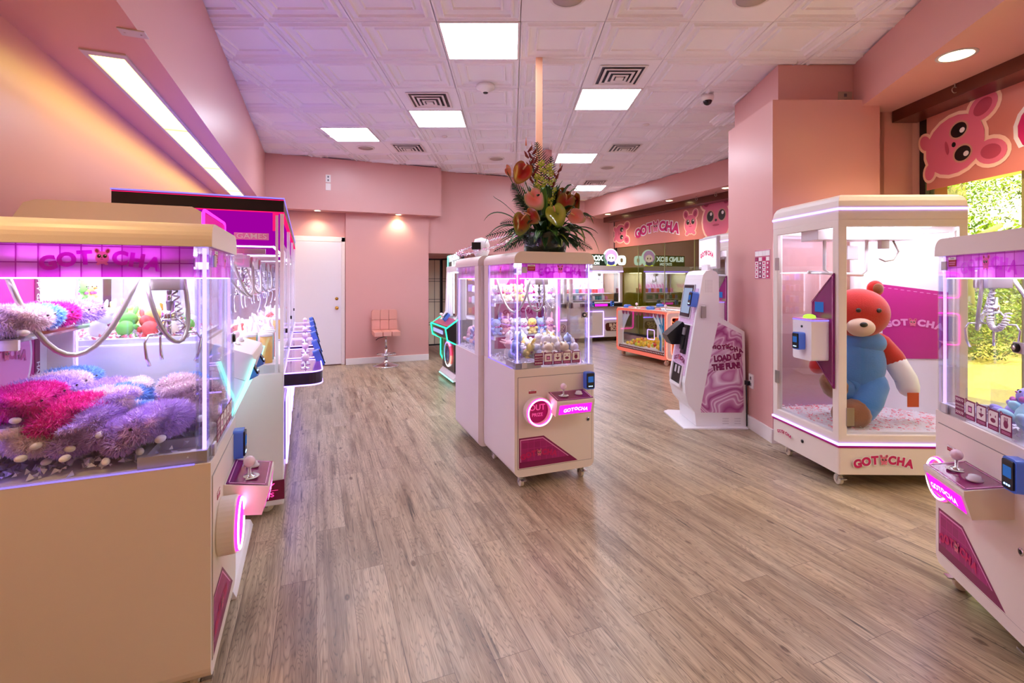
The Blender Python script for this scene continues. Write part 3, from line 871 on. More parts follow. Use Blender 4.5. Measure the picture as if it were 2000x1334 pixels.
def doll(root, k, x, y, z, rz, ci, label, group, tilt=0, roll=0, s=1.0):
    e = dup(DP[k]) if _du[k] else DP[k]
    _du[k] = True
    recolor(e, DOLLC[ci], ('body', 'head', 'ear', 'arm', 'leg'))
    lw(root, e, x, y, z, (tilt, roll, rz), s)
    return tag(e, label, 'plush toy', group)

# ------------------------------------------------------------------ shared machine details
def caster(parent, x, y, r=.032):
    c = MB(CHROME)
    c.box(x - .022, x + .022, y - .022, y + .022, .078, .086)
    for s in (-1, 1): c.prism([(y - .012, .08), (y + .014, .08), (y + .024, .03), (y + .012, .024)], x + s*.016 - .0015, x + s*.016 + .0015, 'x')
    c.box(x - .018, x + .018, y - .045, y - .012, .05, .056)
    o = c.build('caster', parent)
    MB(mat('caster_wheel_cream', (225, 215, 195), .4)).cyl((x - .012, y + .014, r), (x + .012, y + .014, r), r, 20).build('wheel', o, bevel=.003)
    return o
def joystick(parent, x, y, z, s=1.0, M=None):
    g = MB(CHROME).lathe([(.001, 0), (.026*s, 0), (.02*s, .006*s), (.006*s, .01*s), (.005*s, .045*s), (.001, .045*s)], (x, y, z), 16)
    o = g.build('joystick', parent)
    MB(mat('joystick_crystal', (245, 220, 235), .08, spec=.9)).ell((x, y, z + .06*s), .022*s, 12, 8).build('knob', o)
    return o
def button(parent, x, y, z, r=.028):
    o = MB(mat('button_bezel', (220, 215, 225), .2)).lathe([(.001, 0), (r, 0), (r, .006), (r*.8, .01), (r*.7, .02), (.001, .024)], (x, y, z), 20).build('button', parent)
    return o
def card_reader(parent, x, y, z, M=None):
    """blue-cased reader with a black screen; front faces -y"""
    M = M or Matrix.Identity(4)
    T = Matrix.Translation((x, y, z)) @ M
    g = MB(BLUET); g.T = T
    g.prism(rrect(-.036, .036, 0, .12, .014), -.035, .01, 'y')
    o = g.build('card_reader', parent, bevel=.004)
    g = MB(BLACK); g.T = T
    g.prism(rrect(-.028, .028, .008, .112, .008), -.042, -.035, 'y'); q = g.build('reader_face', o)
    g = MB(SCREEN); g.T = T
    g.box(-.02, .02, -.0435, -.042, .05, .09); g.m(glow('reader_lights', (140, 190, 255), 2.0))
    for i in range(3): g.box(-.016 + i*.012, -.01 + i*.012, -.0435, -.042, .02, .026)
    g.build('screen', o)
    return o
def coil(g, pts, R_, turns, r=.004, n=6):
    """a coiled cord wound round a path"""
    P = [Vector(p) for p in pts]
    def at(t):
        f = t * (len(P) - 1); i = min(int(f), len(P) - 2); return P[i].lerp(P[i+1], f - i), (P[i+1] - P[i]).normalized()
    out = []
    N_ = turns * 8
    for k in range(N_ + 1):
        p, d = at(k / N_); a = d.cross(Vector((.31, .9, .2))).normalized(); b = d.cross(a)
        th = 2*PI*k/8
        out.append(p + (a*math.cos(th) + b*math.sin(th)) * R_)
    return g.tube(out, r, n)
def bez(a, b, c, d, n=14):
    a, b, c, d = map(Vector, (a, b, c, d))
    return [a*(1-t)**3 + b*3*t*(1-t)**2 + c*3*t*t*(1-t) + d*t**3 for t in [k/n for k in range(n+1)]]
HOSE = mat('grey_cable_hose', (186, 178, 172), .3, .6)
def claw(parent, x, y, z, s=1.0, open_=1.0):
    """winch box, motor and three prongs hanging below z"""
    c = MB(STEEL).box(x - .05*s, x + .05*s, y - .045*s, y + .045*s, z - .07*s, z)
    c.m(LGREY).box(x - .056*s, x + .056*s, y - .03*s, y + .03*s, z - .02*s, z + .004)
    o = c.build('claw_carriage', parent, bevel=.003)
    g = MB(CHROME)
    g.cyl((x, y, z - .07*s), (x, y, z - .115*s), .008*s, 10)
    g.lathe([(.001, 0), (.024*s, 0), (.024*s, .035*s), (.018*s, .037*s), (.018*s, .07*s), (.001, .07*s)], (x, y, z - .18*s), 18)
    g.lathe([(.001, 0), (.03*s, 0), (.03*s, .006), (.001, .006)], (x, y, z - .178*s), 18)
    g.cyl((x, y, z - .18*s), (x, y, z - .235*s), .007*s, 10)
    o2 = g.build('claw_motor', parent)
    for k in range(3):
        a = 2*PI*k/3 + .5; ca, sa = math.cos(a), math.sin(a)
        P = lambda rr, zz: (x + ca*rr*s, y + sa*rr*s, z + zz*s)
        g = MB(CHROME).tube([P(.02, -.165), P(.05, -.20), P(.03*1, -.225)], .004*s, 6)
        g.tube([P(.02, -.225), P(.085, -.225), P(.098, -.25), P(.092, -.30), P(.08, -.33)], [.004*s, .004*s, .004*s, .005*s, .006*s], 7)
        g.build('prong', parent)
    g = MB(PWHITE); coil(g, bez((x + .03*s, y, z - .02*s), (x - .01*s, y - .05*s, z - .26*s), (x + .14*s, y - .05*s, z - .30*s), (x + .1*s, y, z - .17*s)), .009*s, 26, .0035*s)
    g.build('coiled_cord', parent)
    return o

def claw_machine(name, label, xy, phi, w=.60, d=.65, front=True, gb=.80, hub=(.256, .17), hoses=True, group='white prize claw machines', backdecal=True, shelves=True, cards=True, extras=True):
    e = empty(name, xy, phi, label, 'claw machine', group)
    H = 1.584; zb = .085; r = .05; zl = 1.505
    out = rrect(0, w, zb, gb, .045, rs=(.045, .045, .001, .001))
    MB(CREAM).prism(out, 0.0, d, 'y').build('cabinet', e)
    # lid: rounded along both long edges
    prof = rrect(-.002, w + .002, zl, H, .05, 7, rs=(.001, .001, .055, .055))
    MB(CREAM).prism(prof, -.004, d, 'y').build('lid', e, bevel=.006)
    # rear posts and back panel
    for xx in (0, w - .022): MB(CREAM).box(xx, xx + .022, d - .10, d, gb, zl).build('rear_post', e, bevel=.004)
    g = MB(PWHITE)
    if backdecal: g.box(.022, w - .022, d - .02, d - .004, gb, zl)
    else: g.box(.022, .10, d - .02, d - .004, gb, zl); g.m(MAGD).box(.10, .13, d - .022, d - .004, gb, zl)
    bk = g.build('back_panel', e)
    if backdecal:
        g = MB(MAG).box(.08, w - .12, d - .0225, d - .0205, gb + .05, zl - .03)
        g.m(PRW).disc((w/2 - .02, 1.13), .175, .175, -(d - .024), 32)
        g.m(PINKP).disc((w/2 - .02, 1.13), .16, .16, -(d - .025), 32)
        g.m(LOGOP); logo(g, w/2 - .02, 1.15, .26, MAG, -(d - .026))
        T = Matrix.Translation((w - .10, d - .026, 1.0)) @ Matrix.Rotation(R(90), 4, 'Y')
        g.m(MAGD).box(w - .12, w - .085, d - .0245, d - .0205, gb + .05, zl - .03)
        for zz in (1.0, 1.35): text(g, 'HAPPY GAMES', 0, 0, .03, PRW, .0, .02, 0, 1, Matrix.Translation((w - .102, d - .026, zz)) @ Matrix.Rotation(R(90), 4, 'Y'))
        g.m(PINKP).add([(.1, d - .0235, zl - .05), (.24, d - .0235, zl - .05), (.12, d - .0235, zl - .25)], [(0, 1, 2)])
        g.build('back_print', bk)
    # glass: front, two sides
    t = .005
    MB(GL).box(.055, w - .055, .004, .004 + t, gb + .004, zl).build('glass_door', e)
    for xx in (.003, w - .008): MB(GL).box(xx, xx + t, .045, d - .10, gb, zl).build('side_glass', e)
    # acrylic corner posts with led tubes inside
    for xx in (.004, w - .052):
        MB(ACR).ringprism(rrect(xx, xx + .048, .004, .044, .006), rrect(xx + .003, xx + .045, .007, .041, .005), gb, zl, 'z').build('corner_post', e)
        cx = xx + .024
        g = MB(VLED).cyl((cx, .022, gb + .005), (cx, .022, zl - .003), .006, 8)
        g.build('led_tube', e)
    MB(VLED).cyl((.014, d - .108, gb + .005), (.014, d - .108, zl - .003), .004, 6).build('led_tube', e)
    MB(VLED).cyl((w - .014, d - .108, gb + .005), (w - .014, d - .108, zl - .003), .004, 6).build('led_tube', e)
    # header print strips with the shop name, on the inside of the glass
    zh0, zh1 = 1.405, zl
    g = MB(GRIDP).box(.055, w - .055, .012, .0145, zh0, zh1).box(.012, .0145, .05, d - .10, zh0, zh1).box(w - .0145, w - .012, .05, d - .10, zh0, zh1)
    hs = g.build('header_strip', e)
    g = MB(); logo(g, w/2 + .04, (zh0 + zh1)/2 + .01, .34, LOGOT, -.010, pink=MOUSET)
    M = Matrix.Translation((0, d/2 - .02, 0)) @ Matrix.Rotation(R(-90), 4, 'Z')
    logo(g, .02, (zh0 + zh1)/2 + .01, .30, LOGOT, -.009, M=M, pink=MOUSET)
    M = Matrix.Translation((w, d/2 - .02, 0)) @ Matrix.Rotation(R(90), 4, 'Z')
    logo(g, 0, (zh0 + zh1)/2 + .01, .30, LOGOT, -.009, M=M, pink=MOUSET)
    g.build('header_print', hs)
    g = MB(WLED).box(.05, w - .05, .02, .028, zh0 - .004, zh0).box(.02, .028, .05, d - .1, zh0 - .004, zh0).box(w - .028, w - .02, .05, d - .1, zh0 - .004, zh0)
    g.build('led_strip', e)
    MB(VDIM).box(-.001, .004, .045, d - .1, gb - .001, gb + .003).build('led_line', e)
    MB(FILL_LED).box(.05, w - .12, .12, d - .14, zl - .012, zl - .004).build('added_light_panel', e)  # panel added under the lid, hidden by the header, to brighten the bed
    # inside: gantry, bed
    g = MB(PWHITE).box(.03, w - .03, hub[1] - .015, hub[1] + .015, 1.43, 1.46)
    g.m(STEEL).box(.03, .045, .05, d - .05, 1.44, 1.47).box(w - .045, w - .03, .05, d - .05, 1.44, 1.47)
    g.build('gantry', e)
    claw(e, hub[0], hub[1], 1.43)
    if hoses:
        hx, hy = hub
        g = MB(HOSE).tube(bez((.06, d - .12, 1.42), (.12, d - .2, 1.06), (.2, hy + .19, 1.07), (hx - .03, hy + .08, 1.42)), .0085, 9)
        g.build('cable_hose', e)
        g = MB(HOSE).tube(bez((hx - .07, hy + .05, 1.39), (hx - .12, hy - .01, 1.1), (hx + .05, hy - .09, 1.1), (hx + .01, hy - .04, 1.41)), .0075, 9)
        g.build('cable_hose', e)
    bz = gb + .035
    g = MB(PWHITE).box(.012, w - .012, .012, d - .03, gb - .06, bz - .03)
    g.build('prize_bed', e)
    rd = random.Random(len(bpy.data.objects)); g = MB(CLEARB)
    for k in range(420):
        cx, cy = rd.uniform(.02, w - .02), rd.uniform(.02, d - .04); q = rd.uniform(.006, .014)
        M = Matrix.Translation((cx, cy, bz - .025 + rd.random()*.02)) @ Matrix.Rotation(rd.uniform(0, 6), 4, 'X') @ Matrix.Rotation(rd.uniform(0, 6), 4, 'Z')
        g.add([M @ Vector(p) for p in ((q, 0, 0), (-q*.6, q, 0), (-q*.6, -q, 0), (0, 0, q))], [(0, 1, 3), (1, 2, 3), (2, 0, 3), (0, 2, 1)])
    o = g.build('filler_beads', e); o['kind'] = 'stuff'
    g = MB(LGREY).ringprism([(.012, .012), (.2, .012), (.2, .2), (.012, .2)], [(.03, .03), (.18, .03), (.18, .18), (.03, .18)], bz - .04, bz + .004, 'z')
    g.m(BLACK).box(.03, .18, .03, .18, bz - .05, bz - .035)
    g.build('prize_chute', e)
    g = MB(ACR).prism(rrect(.012, .2, bz - .01, bz + .11, .015, rs=(.001, .001, .02, .001)), .2, .203, 'y')
    g.prism([(.012, bz - .01), (.2, bz - .01), (.2, bz + .11), (.012, bz + .11)], .2, .203, 'x')
    g.build('chute_screen', e)
    if shelves:
        for zz in (.965, 1.22):
            g = MB(mat('frosted_shelf', (232, 222, 240), .3)).box(.03, w - .04, d - .155, d - .025, zz - .008, zz)
            g.m(PWHITE).box(.03, .042, d - .16, d - .03, zz - .03, zz)
            s_ = g.build('shelf', e)
            MB(ACR).box(.03, w - .04, d - .158, d - .155, zz - .008, zz + .05).build('shelf_guard', s_)
    if not front: return e
    # glass door fittings
    for zz in (gb + .025, zl - .045): MB(LGREY).box(.05, .088, -.004, .004, zz - .02, zz + .02).build('hinge', e, bevel=.002)
    g = MB(BLACK).cyl((w - .078, -.008, 1.15), (w - .078, .004, 1.15), .017, 18).m(CHROME).cyl((w - .078, -.011, 1.15), (w - .078, -.008, 1.15), .009, 14)
    g.build('door_lock', e)
    g = MB(LGREY).box(w - .10, w - .045, .0005, .004, 1.13, 1.17).build('lock_plate', e)
    g = MB(REDL).box(.095, .15, .0025, .004, zl - .05, zl - .02).m(PRW).box(.095, .15, .0022, .003, zl - .02, zl - .008)
    text(g, 'Caution', .1245, zl - .0135, .010, BLACK, -.0018, .01); g.m(PINKP).box(.10, .145, .0022, .0026, zl - .033, zl - .030).box(.10, .142, .0022, .0026, zl - .041, zl - .038)
    g.build('warning_label', e)
    g = MB()
    for i in range(5):
        x0 = .145 + i*.071; z0 = gb + .02
        g.m(MAGD).box(x0, x0 + .062, .0028, .004, z0, z0 + .08)
        if i == 0:
            g.m(PRW)
            for k in range(5):
                for zz in (z0 + .008, z0 + .062):
                    g.add([(x0 + .004 + k*.011, .0025, zz), (x0 + .009 + k*.011, .0025, zz), (x0 + .013 + k*.011, .0025, zz + .006), (x0 + .009 + k*.011, .0025, zz + .012), (x0 + .004 + k*.011, .0025, zz + .012), (x0 + .008 + k*.011, .0025, zz + .006)], [tuple(range(6))])
            text(g, 'OPERATION', x0 + .031, z0 + .047, .0105, PRW, -.0025, .01); text(g, 'INSTRUCTION', x0 + .031, z0 + .033, .009, PRW, -.0025, .01)
        else:
            g.m(PRW).box(x0 + .004, x0 + .058, .0026, .0029, z0 + .02, z0 + .074)
            g.m(MAGD).disc((x0 + .006, z0 + .078), .008, .008, -.0024, 14)
            text(g, str(i), x0 + .006, z0 + .078, .012, PRW, -.0022, .02)
            g.m(MAGD)
            cx, cz = x0 + .031, z0 + .046
            if i == 1: g.box(cx - .013, cx + .013, .0024, .0027, cz - .015, cz + .012).m(PINKP).box(cx - .009, cx + .009, .0022, .0025, cz - .01, cz + .006)
            if i == 2: g.disc((cx, cz + .016), .005, .005, -.0024, 12); g.box(cx - .0015, cx + .0015, .0024, .0027, cz - .012, cz + .014); g.add([(cx - .018, .0025, cz), (cx + .018, .0025, cz), (cx, .0025, cz - .016)], [(0, 1, 2)])
            if i == 3: g.disc((cx, cz - .008), .015, .009, -.0024, 16); g.disc((cx - .014, cz + .01), .003, .005, -.0024, 10); g.disc((cx + .014, cz + .01), .003, .005, -.0024, 10)
            if i == 4: g.disc((cx, cz - .004), .013, .015, -.0024, 16); [g.box(cx + q - .002, cx + q + .002, .0024, .0027, cz + .006, cz + .022) for q in (-.008, 0, .008)]
            for q in (.012, .007): g.m(PINKP).box(x0 + .008, x0 + .054, .0026, .0029, z0 + q - .001, z0 + q + .001)
    g.build('instruction_cards', e)
    # lower door panel: a shallow groove round it
    x0, x1, z0, z1 = .025, w - .02, .14, gb - .055
    MB(CREAM).prism(rrect(x0, x1, z0, z1, .004), -.003, .001, 'y').build('service_door', e, bevel=.0015)
    g = MB(GREY).ringprism(rrect(x0 - .003, x1 + .003, z0 - .003, z1 + .003, .004), rrect(x0, x1, z0, z1, .004), -.001, .001, 'y').build('door_gap', e)
    # prize port
    cx, cz, rr = .155, .52, .098
    A = [2*PI*k/36 for k in range(36)]
    o_ = [(cx + rr*math.cos(a), cz + rr*math.sin(a)) for a in A]; i_ = [(cx + rr*.80*math.cos(a), cz + rr*.80*math.sin(a)) for a in A]
    g = MB(CREAM).ringprism(o_, i_, -.06, -.002, 'y')
    port = g.build('prize_port', e, bevel=.006)
    g = MB(MAGD).prism([(cx + rr*.80*math.cos(a), cz + rr*.80*math.sin(a)) for a in A], -.02, -.004, 'y')
    text(g, 'OUT', cx, cz + .022, .055, PINKP, .021, .02); text(g, 'PRIZE', cx, cz - .026, .032, PINKP, .021, .02)
    g.build('port_flap', port)
    g = MB(PLED).ringprism([(cx + rr*.93*math.cos(a), cz + rr*.93*math.sin(a)) for a in A], [(cx + rr*.80*math.cos(a), cz + rr*.80*math.sin(a)) for a in A], -.068, -.058, 'y')
    g.m(PCORE).tube([(cx + rr*.865*math.cos(a), -.069, cz + rr*.865*math.sin(a)) for a in A], .0042, 6, closed=True)
    g.build('neon_ring', port)
    g = MB(REDL).box(.10, .155, -.0045, -.003, .635, .66); g.m(PRW).box(.10, .155, -.0048, -.0044, .651, .66); text(g, 'Caution', .1275, .6555, .008, BLACK, .005, .01); g.m(PINKP).box(.104, .15, -.0048, -.0044, .643, .645); g.build('warning_label', e)
    # control console
    cx0, cx1 = .235, .515
    side = [(-.002, .52), (-.13, .50), (-.155, .585), (-.155, .605), (-.002, .635)]
    g = MB(CREAM).prism([(cx0 + .05, 0), (cx1, 0), (cx1, -1), (cx0, -1)], 0, 0, 'z') if False else MB(CREAM)
    g.prism(side, cx0, cx1, 'x')
    con = g.build('control_console', e, bevel=.008)
    g = MB(mat('dark_magenta_gloss', (134, 26, 92), .12, coat=.5)); 
    tp = lambda x, q: (x, -.155 + .15*q, .6065 + .0295*q)
    g.add([tp(cx0 + .005, .03), tp(cx1 - .005, .03), tp(cx1 - .005, .97), tp(cx0 + .005, .97)], [(0, 1, 2, 3)])
    g.m(PINKP)
    for (a, b_, c_, d_) in ((.02, .26, .08, .10), (.02, .26, .90, .92), (.012, .018, .1, .9), (.262, .268, .1, .9)):
        z_ = .0012; q0, q1 = c_, d_
        p4 = [tp(cx0 + a, q0), tp(cx0 + b_, q0), tp(cx0 + b_, q1), tp(cx0 + a, q1)]
        g.add([(p[0], p[1], p[2] + z_) for p in p4], [(0, 1, 2, 3)])
    g.m(PRW).lathe([(.034, .0), (.036, .001), (.030, .001)], (cx0 + .085, -.08, .6225), 20)
    g.build('console_top', con)
    joystick(con, cx0 + .085, -.08, .622); button(con, cx0 + .2, -.08, .622, .026)
    # lit magenta name panel on the console front
    u = Vector((0, .025, -.085)).normalized()
    n_ = Vector((0, -.155 + .130, 0))
    def fp(x, q): return (x, -.1555 + .025*(1 - q), .502 + .083*q)
    g = MB(MPAN); g.add([(cx0 + .02, fp(0, .12)[1] - .002, fp(0, .12)[2]), (cx1 - .02, fp(0, .12)[1] - .002, fp(0, .12)[2]), (cx1 - .02, fp(0, .9)[1] - .002, fp(0, .9)[2]), (cx0 + .02, fp(0, .9)[1] - .002, fp(0, .9)[2])], [(0, 1, 2, 3)])
    pw = glow('pale_lit_letters', (255, 190, 245), 1.2)
    M = Matrix.Translation(((cx0 + cx1)/2, -.148, .545)) @ Matrix.Rotation(math.atan2(-.025, .083)*-1, 4, 'X')
    for i, ch in zip((-3, -2, -1, 1, 2, 3), 'GOTCHA'): text(g, ch, i*.026, -.0006*i*i, .034, pw, .004, .03, -.05*i, 1, M)
    text(g, 'O', 0, .003, .03, pw, .004, .05, 0, 1, M)
    g.build('lit_name_panel', con)
    card_reader(e, w - .05, -.003, .635)
    g = MB(CHROME).cyl((w - .05, -.006, .42), (w - .05, .0, .42), .014, 18).m(BLACK).cyl((w - .05, -.009, .42), (w - .05, -.005, .42), .008, 12); g.build('lock', e)
    # trapezoid name decal
    D = lambda g, q, m, dd: g.m(m).add([(x, -.0035 - dd, z) for (x, z) in q], [tuple(range(len(q)))])
    g = MB()
    D(g, [(.03, .145), (.47, .145), (.21, .345), (.03, .345)], MAGD, 0)
    D(g, [(.038, .185), (.40, .185), (.205, .335), (.038, .335)], PINKP, .0005)
    D(g, [(.044, .185), (.392, .185), (.203, .328), (.044, .328)], GRIDD, .001)
    logo(g, .175, .235, .27, LOGOM, .0052)
    g.build('name_decal', e)
    for (x, y) in ((.07, .05), (w - .07, .05), (.07, d - .06), (w - .07, d - .06)): caster(e, x, y)
    return e

PHI_C = 21.4
C1 = claw_machine('claw_machine', 'white claw machine in the centre under the flowers, pastel plush inside', (.017, 3.19), PHI_C)
C2 = None
L1 = claw_machine('claw_machine', 'nearest claw machine at left, tan side, full of fluffy bunny plush', (-.984, 1.58), 112.8, w=.585)
R2 = claw_machine('claw_machine', 'claw machine at the right edge standing before the garden window', (1.983, 2.264), -106, backdecal=False, shelves=False, hub=(.10, .16), gb=.79)

# centre machine: rear twin, facing away
rx = (math.cos(R(PHI_C)), math.sin(R(PHI_C))); ry = (-rx[1], rx[0])
def off(o, a, b): return (o[0] + a*rx[0] + b*ry[0], o[1] + a*rx[1] + b*ry[1])
C2 = claw_machine('claw_machine', 'white claw machine back to back behind the centre one, facing away', off((.017, 3.19), .505, 1.345), PHI_C + 180, w=.55, d=.69, front=False)
for q in (C1, C2, R2):
    for (x, y) in (): pass

PLACEW = lambda x, y, w, d: ('near the chute ' if x < .25 and y < .25 else '') + ('at the front' if y < d*.35 else 'at the back' if y > d*.62 else 'in the middle')
# --- fluffy bunnies in the left machine
rd = random.Random(11)
k = 0
rows = []
for (x, y) in ((.26, .06), (.37, .06), (.48, .08), (.24, .15), (.36, .16), (.50, .18), (.07, .26), (.17, .27), (.28, .25), (.40, .27), (.52, .28), (.05, .36), (.16, .37), (.28, .36), (.40, .37), (.51, .38), (.06, .45), (.18, .46), (.30, .45), (.42, .46), (.52, .47)):
    rows.append((x, y, .845 + rd.uniform(0, .015)))
for (x, y) in ((.12, .31), (.23, .33), (.35, .31), (.46, .32), (.11, .42), (.24, .42), (.36, .42), (.47, .43), (.31, .1), (.44, .13)):
    rows.append((x, y, .91 + rd.uniform(0, .02)))
cols = [2, 0, 1, 0, 3, 2, 0, 2, 1, 0, 2, 0, 2, 0, 3, 1, 2, 0, 0, 2, 1, 0, 2, 1, 2, 3, 2, 0, 0, 2, 1]
for (x, y, z), ci in zip(rows, cols):
    x = min(max(x, .10), .475); y = min(max(y, .10), .46) if z < .9 else y
    near_ = min(x, .585 - x, y) < .15
    fluffy(L1, x, y, z, (math.atan2(.28 - y, .29 - x) + rd.uniform(-.3, .3)) if near_ else rd.uniform(0, 6.28), rd.uniform(-.25, .1), rd.uniform(-.3, .3), ci, f'{FNAME[ci]} fluffy bunny {"on top" if z > .9 else "low"} {PLACEW(x, y, .6, .65)} of the nearest left machine', 'fluffy bunny plush in the near left machine', .98)
for (x, y, rz_, ci, l) in ((.075, .30, 1.5, 0, 'lilac fluffy bunny lying along the side glass of the nearest left machine'), (.075, .475, 1.7, 2, 'pale pink fluffy bunny along the side glass, back of the nearest left machine'), (.20, .25, .4, 2, 'pale pink fluffy bunny just behind the chute screen of the nearest left machine')):
    fluffy(L1, x, y, .862, rz_, -.05, .05, ci, l, 'fluffy bunny plush in the near left machine', .95)
fluffy(L1, .13, .14, .865, 2.6, .1, .2, 0, 'lilac fluffy bunny plush with upright ear lying by the prize chute', 'fluffy bunny plush in the near left machine', 1.15)
for zz, cl in ((.968, (3, 3, 0, 2, 1)), (1.223, (2, 1, 3, 0, 0))):
    for i, ci in enumerate(cl):
        fluffy(L1, .085 + i*.105, .56, zz, -1.5 + rd.uniform(-.3, .3), .0, .0, ci, f'{FNAME[ci]} fluffy bunny on {"lower" if zz < 1 else "upper"} shelf of near left machine, {["nearest the camera", "second nearest", "middle", "second farthest", "farthest"][i]}', 'fluffy bunny plush on the shelves of the near left machine', .92)
# --- dolls in the centre machine
seq = [(0, 3), (1, 1), (0, 0), (0, 0), (2, 2), (0, 3), (1, 1)]
for i, (kk, ci) in enumerate(seq):
    doll(C1, kk, .065 + i*.076, .555, .967, rd.uniform(-.3, .3), ci, f'{DN[ci]} plush, {["leftmost","second","third","fourth","fifth","sixth","rightmost"][i]} on the lower shelf of the centre machine', 'small plush on the lower shelf of the centre machine', s=.95)
for i, (kk, ci) in enumerate([(0, 0), (0, 5), (0, 2), (1, 0), (0, 0), (0, 0)]):
    doll(C1, kk, .075 + i*.088, .555, 1.222, rd.uniform(-.3, .3), ci, f'{DN[ci]} plush, {["leftmost","second","third","fourth","fifth","rightmost"][i]} on the upper shelf of the centre machine', 'small plush on the upper shelf of the centre machine', s=1.0)
def inward(x, y, w, d, rr):
    """tilt and heading that lay a toy with its head towards the middle when it is near a pane"""
    if min(x, w - x, y, d - y) > .16: return rr.uniform(-1.3, 1.3), rr.uniform(0, 6.28)
    dx, dy = w/2 - x, d/2 - y
    return rr.uniform(.2, 1.25), math.atan2(dx, -dy) + rr.uniform(-.35, .35)
def pile(root, spots, kinds, colours, where, group, s=1.0, seed=1):
    rr = random.Random(seed)
    for (x, y, z) in spots:
        kk = rr.choice(kinds); ci = rr.choice(colours)
        ti_, rz_ = inward(x, y, .58, .58, rr)
        doll(root, kk, x, y, z, rz_, ci, f'{DN[ci]} plush {"on top" if z > .88 else "low"} {PLACEW(x, y, .6, .65)} of {where}', group, ti_, rr.uniform(-.3, .3), s)
rd = random.Random(5)
sp = [(x + rd.uniform(-.02, .02), y + rd.uniform(-.02, .02), .838) for x in (.27, .35, .43, .51) for y in (.07, .14)] + \
     [(x + rd.uniform(-.02, .02), y + rd.uniform(-.02, .02), .838) for x in (.08, .155, .23, .30, .375, .45, .515) for y in (.25, .33, .41)] + \
     [(x + rd.uniform(-.02, .02), y + rd.uniform(-.02, .02), .895) for x in (.08, .18, .28, .38, .48) for y in (.28, .38)] + [(x, .12, .89) for x in (.3, .4, .49)]
pile(C1, sp, (0, 0, 1), (0, 0, 0, 0, 5, 0, 1, 2, 3, 0, 0), 'the centre machine', 'small plush piled in the centre machine', .9, 4)
sp = [(x, y, .835) for x in (.10, .19, .28, .36, .44) for y in (.14, .23, .32, .41, .50)]
for i, (y, ci) in enumerate(((.10, 1), (.20, 3), (.30, 1), (.40, 4), (.50, 1))):
    doll(C2, i % 2, .455, y, .84, 1.3, ci, f'{DN[ci]} plush sitting by the side glass of the rear centre machine, {["farthest", "second farthest", "middle", "second nearest", "nearest"][i]}', 'small plush in the machine behind the centre one', -.3, 0, 1.05)
pile(C2, sp, (0, 1), (1, 1, 3, 4, 1), 'the rear centre machine', 'small plush in the machine behind the centre one', 1.1, 6)
for (x, y, ci, s, l) in ((.30, .10, 4, 1.25, 'lavender round plush with face, front of the right edge machine'), (.42, .08, 6, 1.5, 'aqua round plush leaning at the right edge machine'), (.37, .18, 6, 1.3, 'aqua plush lying behind the instruction cards at right'), (.50, .16, 2, 1.3, 'yellow plush in the corner of the right edge machine'), (.5, .28, 3, 1.4, 'light blue plush at the back of the right edge machine'), (.3, .3, 0, 1.3, 'white plush at the back of the right edge machine')):
    doll(R2, 0, x, y, .825, rd.uniform(-.5, .5), ci, l, 'round plush in the right edge machine', -.6, 0, s)

